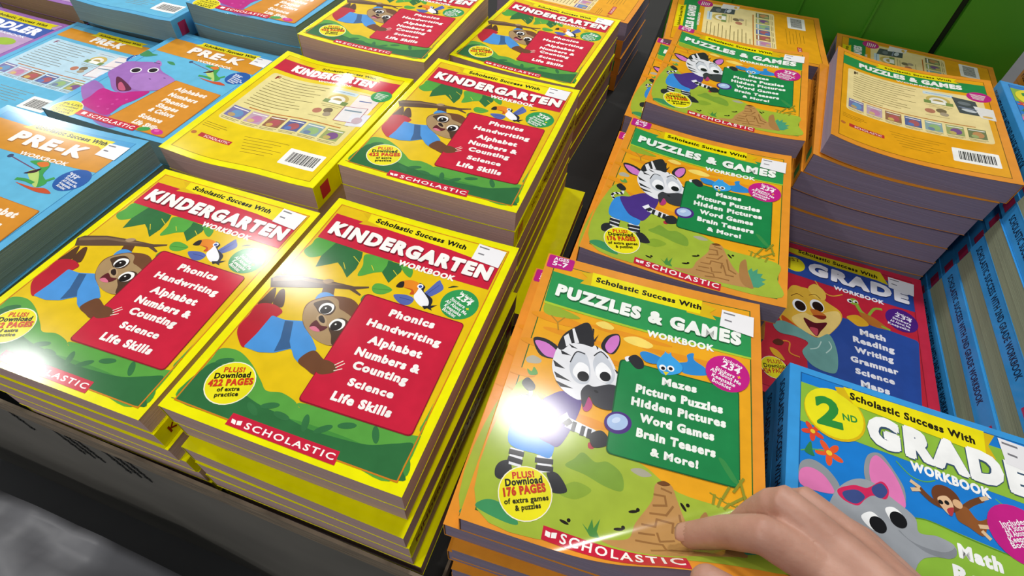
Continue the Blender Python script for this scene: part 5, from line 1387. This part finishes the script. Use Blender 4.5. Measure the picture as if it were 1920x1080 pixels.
# pre-k
stack('E', -0.5446, -0.0073, 0.0, 0.0394, KBASE, 'the front pre-k stack', 'light blue pre-k', GE,
      'light blue pre-k workbook with a green frog, at the left edge in front', Warp(0.004, 0.0, 0.0), n=5, fan=(0.001, 0), seed=15)
stack('E', -0.6014, 0.3244, -0.0500, -0.0073, KBASE, 'the hippo stack', 'light blue pre-k', GE,
      'light blue pre-k workbook with a laughing purple hippo in a pink shirt', Warp(0.002), n=3, seed=17)
stack('E', -0.8255, 0.3061, -0.0700, -0.0028, KBASE, 'the stack left of the hippo', 'light blue pre-k', GE,
      'light blue pre-k workbook lying face down left of the purple hippo', Warp(0.002), face='back', n=3, seed=19)
stack('T', -1.0430, 0.2960, -0.072, -0.0200, KBASE, 'the left edge stack', 'purple toddler', 'toddler workbooks',
      'toddler workbook with a dark blue title band at the left edge', Warp(0.002), n=3, seed=21)
stack('E', -0.8025, 0.5740, -0.0200, 0.0200, KBASE, 'the top left stack', 'light blue pre-k', GE,
      'light blue pre-k workbook face down at the top, only its lower edge in view', Warp(0.003, 0.0, 0.001), face='back', n=4, seed=23, flips=(2,), offs={1: (0, 0.013, 0), 2: (0.002, 0.014, 0), 3: (0, 0.014, 0)})
stack('E', -0.5770, 0.6130, 0.0000, 0.0096, KBASE, 'the stack behind the hippo', 'light blue pre-k', GE,
      'light blue pre-k workbook face up at the top, red strip at its lower edge', Warp(0.003, 0.001, 0.001), n=5, seed=25,
      offs={1: (0.003, -0.002, 0.0), 2: (0.0, -0.010, 0.0), 3: (0.0, -0.006, 0.0), 4: (0.0, -0.006, 0.0)}, arts=(2,))
stack('T', -1.02, 0.585, -0.040, -0.02, KBASE, 'the top left corner stack', 'purple toddler', 'toddler workbooks',
      'toddler workbook with tan pages and a purple edge at the top left corner', Warp(0.002), n=4, seed=27)
# puzzles
stack('P', 0.1829, 0.0008, 0.0086, 0.0586, PBASE, 'the front puzzle stack', 'orange puzzle', GP,
      'orange puzzles and games workbook whose lower right corner the hand lifts', Warp(0.003, 0.0, 0.0, True), n=9,
      offs={1: (-0.012, -0.001, -0.006), 2: (-0.005, -0.008, 0.004), 3: (-0.009, -0.005, -0.006), 4: (-0.006, -0.010, 0.006), 5: (-0.006, -0.008, 0.0), 6: (-0.006, -0.010, 0.0), 7: (-0.006, -0.01, 0.004), 8: (-0.006, -0.010, 0.0)}, arts=(1,), flips=(2, 4, 6), seed=29)
stack('P', 0.2037, 0.2924, 0.0065, -0.0179, PBASE, 'the middle puzzle stack', 'orange puzzle', GP,
      'orange puzzles and games workbook lying face up in the middle of its column', Warp(0.006), n=9,
      offs={1: (-0.010, 0.004, 0.02)}, arts=(1,), seed=31)
stack('P', 0.2214, 0.5852, 0.0233, -0.0359, PBASE, 'the back puzzle stack', 'orange puzzle', GP,
      'orange puzzles and games workbook lying face up at the back of its column', Warp(0.007, -0.001), n=9,
      offs={1: (-0.026, 0.004, 0.02), 2: (-0.020, 0.006, 0.03)}, arts=(1,), seed=33)
stack('P', 0.2338, 0.8303, 0.0, 0.0511 + math.pi/2, PBASE, 'the sideways stack behind the zebras', 'orange puzzle', GP,
      'orange puzzle workbook lying sideways face down behind the back puzzle stack', Warp(0.002), face='back', n=8, seed=35)
stack('P', 0.5460, 0.8600, -0.0300, -0.08 + math.pi/2, PBASE, 'the sideways stack at the green panel', 'orange puzzle', GP,
      'orange puzzle workbook lying sideways face down behind the tall right stack', Warp(0.002), face='back', n=7, seed=37)
stack('P', 0.4594, 0.5582, 0.0476, -0.0854, PBASE, 'the tall right puzzle stack', 'orange puzzle', GP,
      'orange puzzle workbook lying face down on the tall right stack, barcode showing', Warp(0.009, 0.003), face='back', n=10,
      offs={1: (-0.010, -0.004, 0.02), 2: (-0.014, -0.003, 0.03), 3: (-0.016, 0.0, 0.03), 4: (-0.018, -0.002, 0.05), 5: (-0.016, 0.0, 0.06), 6: (-0.016, 0.0, 0.06), 7: (-0.016, 0.0, 0.06), 8: (-0.016, 0.0, 0.06), 9: (-0.016, 0.0, 0.06)}, seed=39)
stack('P', -0.1070, 0.9380, -0.030, -0.0653 + math.pi/2, KBASE, 'the sideways orange stack at the top', 'orange puzzle', GP,
      'orange puzzle workbook lying sideways face down behind the back yellow stack', Warp(0.002), face='back', n=4, seed=41)
stack('P', 0.8500, 0.8342, 0.010, -0.0685, PBASE, 'the stack in the far right corner', 'orange puzzle', GP,
      'orange puzzle workbook at the far right corner before the green panel', Warp(0.004), face='back', n=8, seed=43)
# grades
stack('G2', 0.4170, -0.0489, -0.0004, -0.0292, PBASE, 'the front second grade stack', 'blue second grade', GG,
      'blue second grade workbook with an elephant in pink sunglasses', Warp(0.001), n=8, seed=45, fan=(0.0006, 0.0))
stack('G1', 0.4295, 0.2759, -0.120, -0.0473, PBASE, 'the first grade stack', 'red first grade', 'red first grade workbooks',
      'red first grade workbook with a grinning yellow lion, down in the recess', Warp(0.0015), n=4, seed=47)
stack('G2', 0.6620, 0.2640, 0.0800, -0.02, PBASE, 'the tall striped stack at right', 'blue second grade', GG,
      'blue second grade workbook on top of the striped stack at the right edge', Warp(0.001), n=12, seed=49, flips=(1, 3, 5, 7, 9, 11), pitch=0.026)
stack('G2', 0.6870, 0.5437, 0.0500, -0.0634, PBASE, 'the blue stack behind right', 'blue second grade', GG,
      'blue second grade workbook right of the tall orange stack, green band showing', Warp(0.001), n=10, seed=51)

# ------------------------------------------------------------------ the hand lifting the cover corner
def capsule_chain(bm, pts, rad, seg=14):
    rings = []
    pts = [Vector(p) for p in pts]
    P = [pts[0]]; Rr = [rad[0]]
    for i in range(len(pts) - 1):
        for k in range(1, 6):
            t = k/5; P.append(pts[i].lerp(pts[i+1], t)); Rr.append(rad[i]*(1-t) + rad[i+1]*t)
    d0 = (P[1]-P[0]).normalized(); d1 = (P[-1]-P[-2]).normalized()
    head = [(P[0] - d0*Rr[0]*math.sin(a), Rr[0]*math.cos(a)) for a in (1.35, 1.0, 0.6, 0.3)]
    tail = [(P[-1] + d1*Rr[-1]*math.sin(a), Rr[-1]*math.cos(a)) for a in (0.3, 0.6, 1.0, 1.35)]
    allp = head + list(zip(P, Rr)) + tail
    up = Vector((0, 0, 1))
    for i, (p, r) in enumerate(allp):
        a = allp[max(i-1, 0)][0]; b = allp[min(i+1, len(allp)-1)][0]
        d = (b-a).normalized(); s = d.cross(up); s = s.normalized() if s.length > 1e-4 else Vector((1, 0, 0)); u = s.cross(d)
        rings.append([bm.verts.new(p + (s*math.cos(2*math.pi*k/seg) + u*math.sin(2*math.pi*k/seg))*r) for k in range(seg)])
    for A, B in zip(rings, rings[1:]):
        for k in range(seg): bm.faces.new((A[k], A[(k+1) % seg], B[(k+1) % seg], B[k]))
    bm.faces.new(rings[0][::-1]); bm.faces.new(rings[-1])
bm = bmesh.new()
FING = [  # MCP, PIP, DIP, tip and their radii
 ([(0.2960, -0.1175, 0.080), (0.2615, -0.1110, 0.083), (0.2490, -0.1065, 0.057), (0.2360, -0.1065, 0.0335)], [0.0128, 0.0114, 0.0104, 0.0090]),
 ([(0.3020, -0.1060, 0.085), (0.2724, -0.0873, 0.082), (0.2660, -0.0895, 0.059), (0.2600, -0.0960, 0.040)], [0.0126, 0.0112, 0.0098, 0.0082]),
 ([(0.3140, -0.0950, 0.078), (0.2893, -0.0765, 0.072), (0.2830, -0.0790, 0.054), (0.2785, -0.0840, 0.041)], [0.0114, 0.0100, 0.0088, 0.0074]),
 ([(0.3270, -0.0870, 0.066), (0.3060, -0.0730, 0.056), (0.3000, -0.0755, 0.046), (0.2960, -0.0790, 0.038)], [0.0098, 0.0084, 0.0074, 0.0062])]
for p, r in FING: capsule_chain(bm, p, r)
wrist = Vector((0.3520, -0.1560, 0.110))
for p, r in FING: capsule_chain(bm, [p[0], Vector(p[0]).lerp(wrist, 0.5) + Vector((0, 0, -0.002)), wrist], [r[0]*1.02, 0.0150, 0.0185])
capsule_chain(bm, [(0.345, -0.166, 0.102), (0.306, -0.161, 0.078), (0.267, -0.1505, 0.073), (0.2375, -0.1430, 0.0700)], [0.018, 0.0148, 0.0116, 0.0096])   # thumb under the cover
capsule_chain(bm, [(0.304, -0.124, 0.076), (0.326, -0.138, 0.088), wrist], [0.0125, 0.016, 0.019])
capsule_chain(bm, [wrist, (0.3850, -0.2050, 0.132), (0.4500, -0.3050, 0.170)], [0.0250, 0.0275, 0.035])
me = bpy.data.meshes.new('hand_raw'); bm.to_mesh(me); bm.free()
tmp = bpy.data.objects.new('hand_raw', me); COL.objects.link(tmp)
rm = tmp.modifiers.new('r', 'REMESH'); rm.mode = 'VOXEL'; rm.voxel_size = 0.0016
smd = tmp.modifiers.new('s', 'SMOOTH'); smd.factor = 0.5; smd.iterations = 9
dg = bpy.context.evaluated_depsgraph_get(); dg.update()
hm = bpy.data.meshes.new_from_object(tmp.evaluated_get(dg)); hm.name = 'hand'
bpy.data.objects.remove(tmp, do_unlink=True)
skin = bpy.data.materials.new('skin'); skin.use_nodes = True
nt = skin.node_tree; b = nt.nodes['Principled BSDF']
tc = nt.nodes.new('ShaderNodeTexCoord'); n1 = nt.nodes.new('ShaderNodeTexNoise'); n1.inputs['Scale'].default_value = 45; n1.inputs['Detail'].default_value = 5
rp_ = nt.nodes.new('ShaderNodeValToRGB'); rp_.color_ramp.elements[0].position = .3; rp_.color_ramp.elements[1].position = .7
rp_.color_ramp.elements[0].color = (*lin('ac7c68'), 1); rp_.color_ramp.elements[1].color = (*lin('be907c'), 1)
nt.links.new(tc.outputs['Object'], n1.inputs['Vector']); nt.links.new(n1.outputs[0], rp_.inputs[0]); nt.links.new(rp_.outputs[0], b.inputs['Base Color'])
b.inputs['Roughness'].default_value = 0.5; b.inputs['Subsurface Weight'].default_value = 0.15; b.inputs['Subsurface Radius'].default_value = (0.008, 0.003, 0.002); b.inputs['Subsurface Scale'].default_value = 0.5
bp = nt.nodes.new('ShaderNodeBump'); bp.inputs['Strength'].default_value = 0.25; bp.inputs['Distance'].default_value = 0.001
n2 = nt.nodes.new('ShaderNodeTexNoise'); n2.inputs['Scale'].default_value = 260; nt.links.new(tc.outputs['Object'], n2.inputs['Vector']); nt.links.new(n2.outputs[0], bp.inputs['Height']); nt.links.new(bp.outputs[0], b.inputs['Normal'])
hm.materials.clear(); hm.materials.append(skin)
hm.polygons.foreach_set('use_smooth', [True]*len(hm.polygons))
hand = link_mesh('hand', hm); tag(hand, 'bare right hand of a person pinching up the corner of the front orange workbook', 'hand')
# fingernails
nailm = plain('fingernail', 'c4937f', 0.35, 0.05, 60)
def nail(tip, prev, r, parent):
    tip, prev = Vector(tip), Vector(prev); d = (tip-prev).normalized(); s = d.cross(Vector((0, 0, 1))).normalized(); u = s.cross(d).normalized()
    bm = bmesh.new(); g = []
    for i in range(7):
        t = i/6; row = []
        for j in range(7):
            a = (j/6 - .5)*1.7; w = 1.0 - 0.25*abs(2*t-1)**3
            p = tip + d*(r*(0.75 - 1.5*t)) + s*(math.sin(a*w)*r*0.98) + u*(math.cos(a*w)*r*1.0 - 0.0002)
            row.append(bm.verts.new(p))
        g.append(row)
    for i in range(6):
        for j in range(6): bm.faces.new((g[i][j], g[i][j+1], g[i+1][j+1], g[i+1][j]))
    rr = bmesh.ops.extrude_face_region(bm, geom=list(bm.faces))
    for e in rr['geom']:
        if isinstance(e, bmesh.types.BMVert): e.co -= u*0.0006
    bmesh.ops.recalc_face_normals(bm, faces=bm.faces)
    return bm_obj('fingernail', bm, nailm, parent, True)
for p, r in FING[:2]: nail(p[3], p[2], r[3], hand)
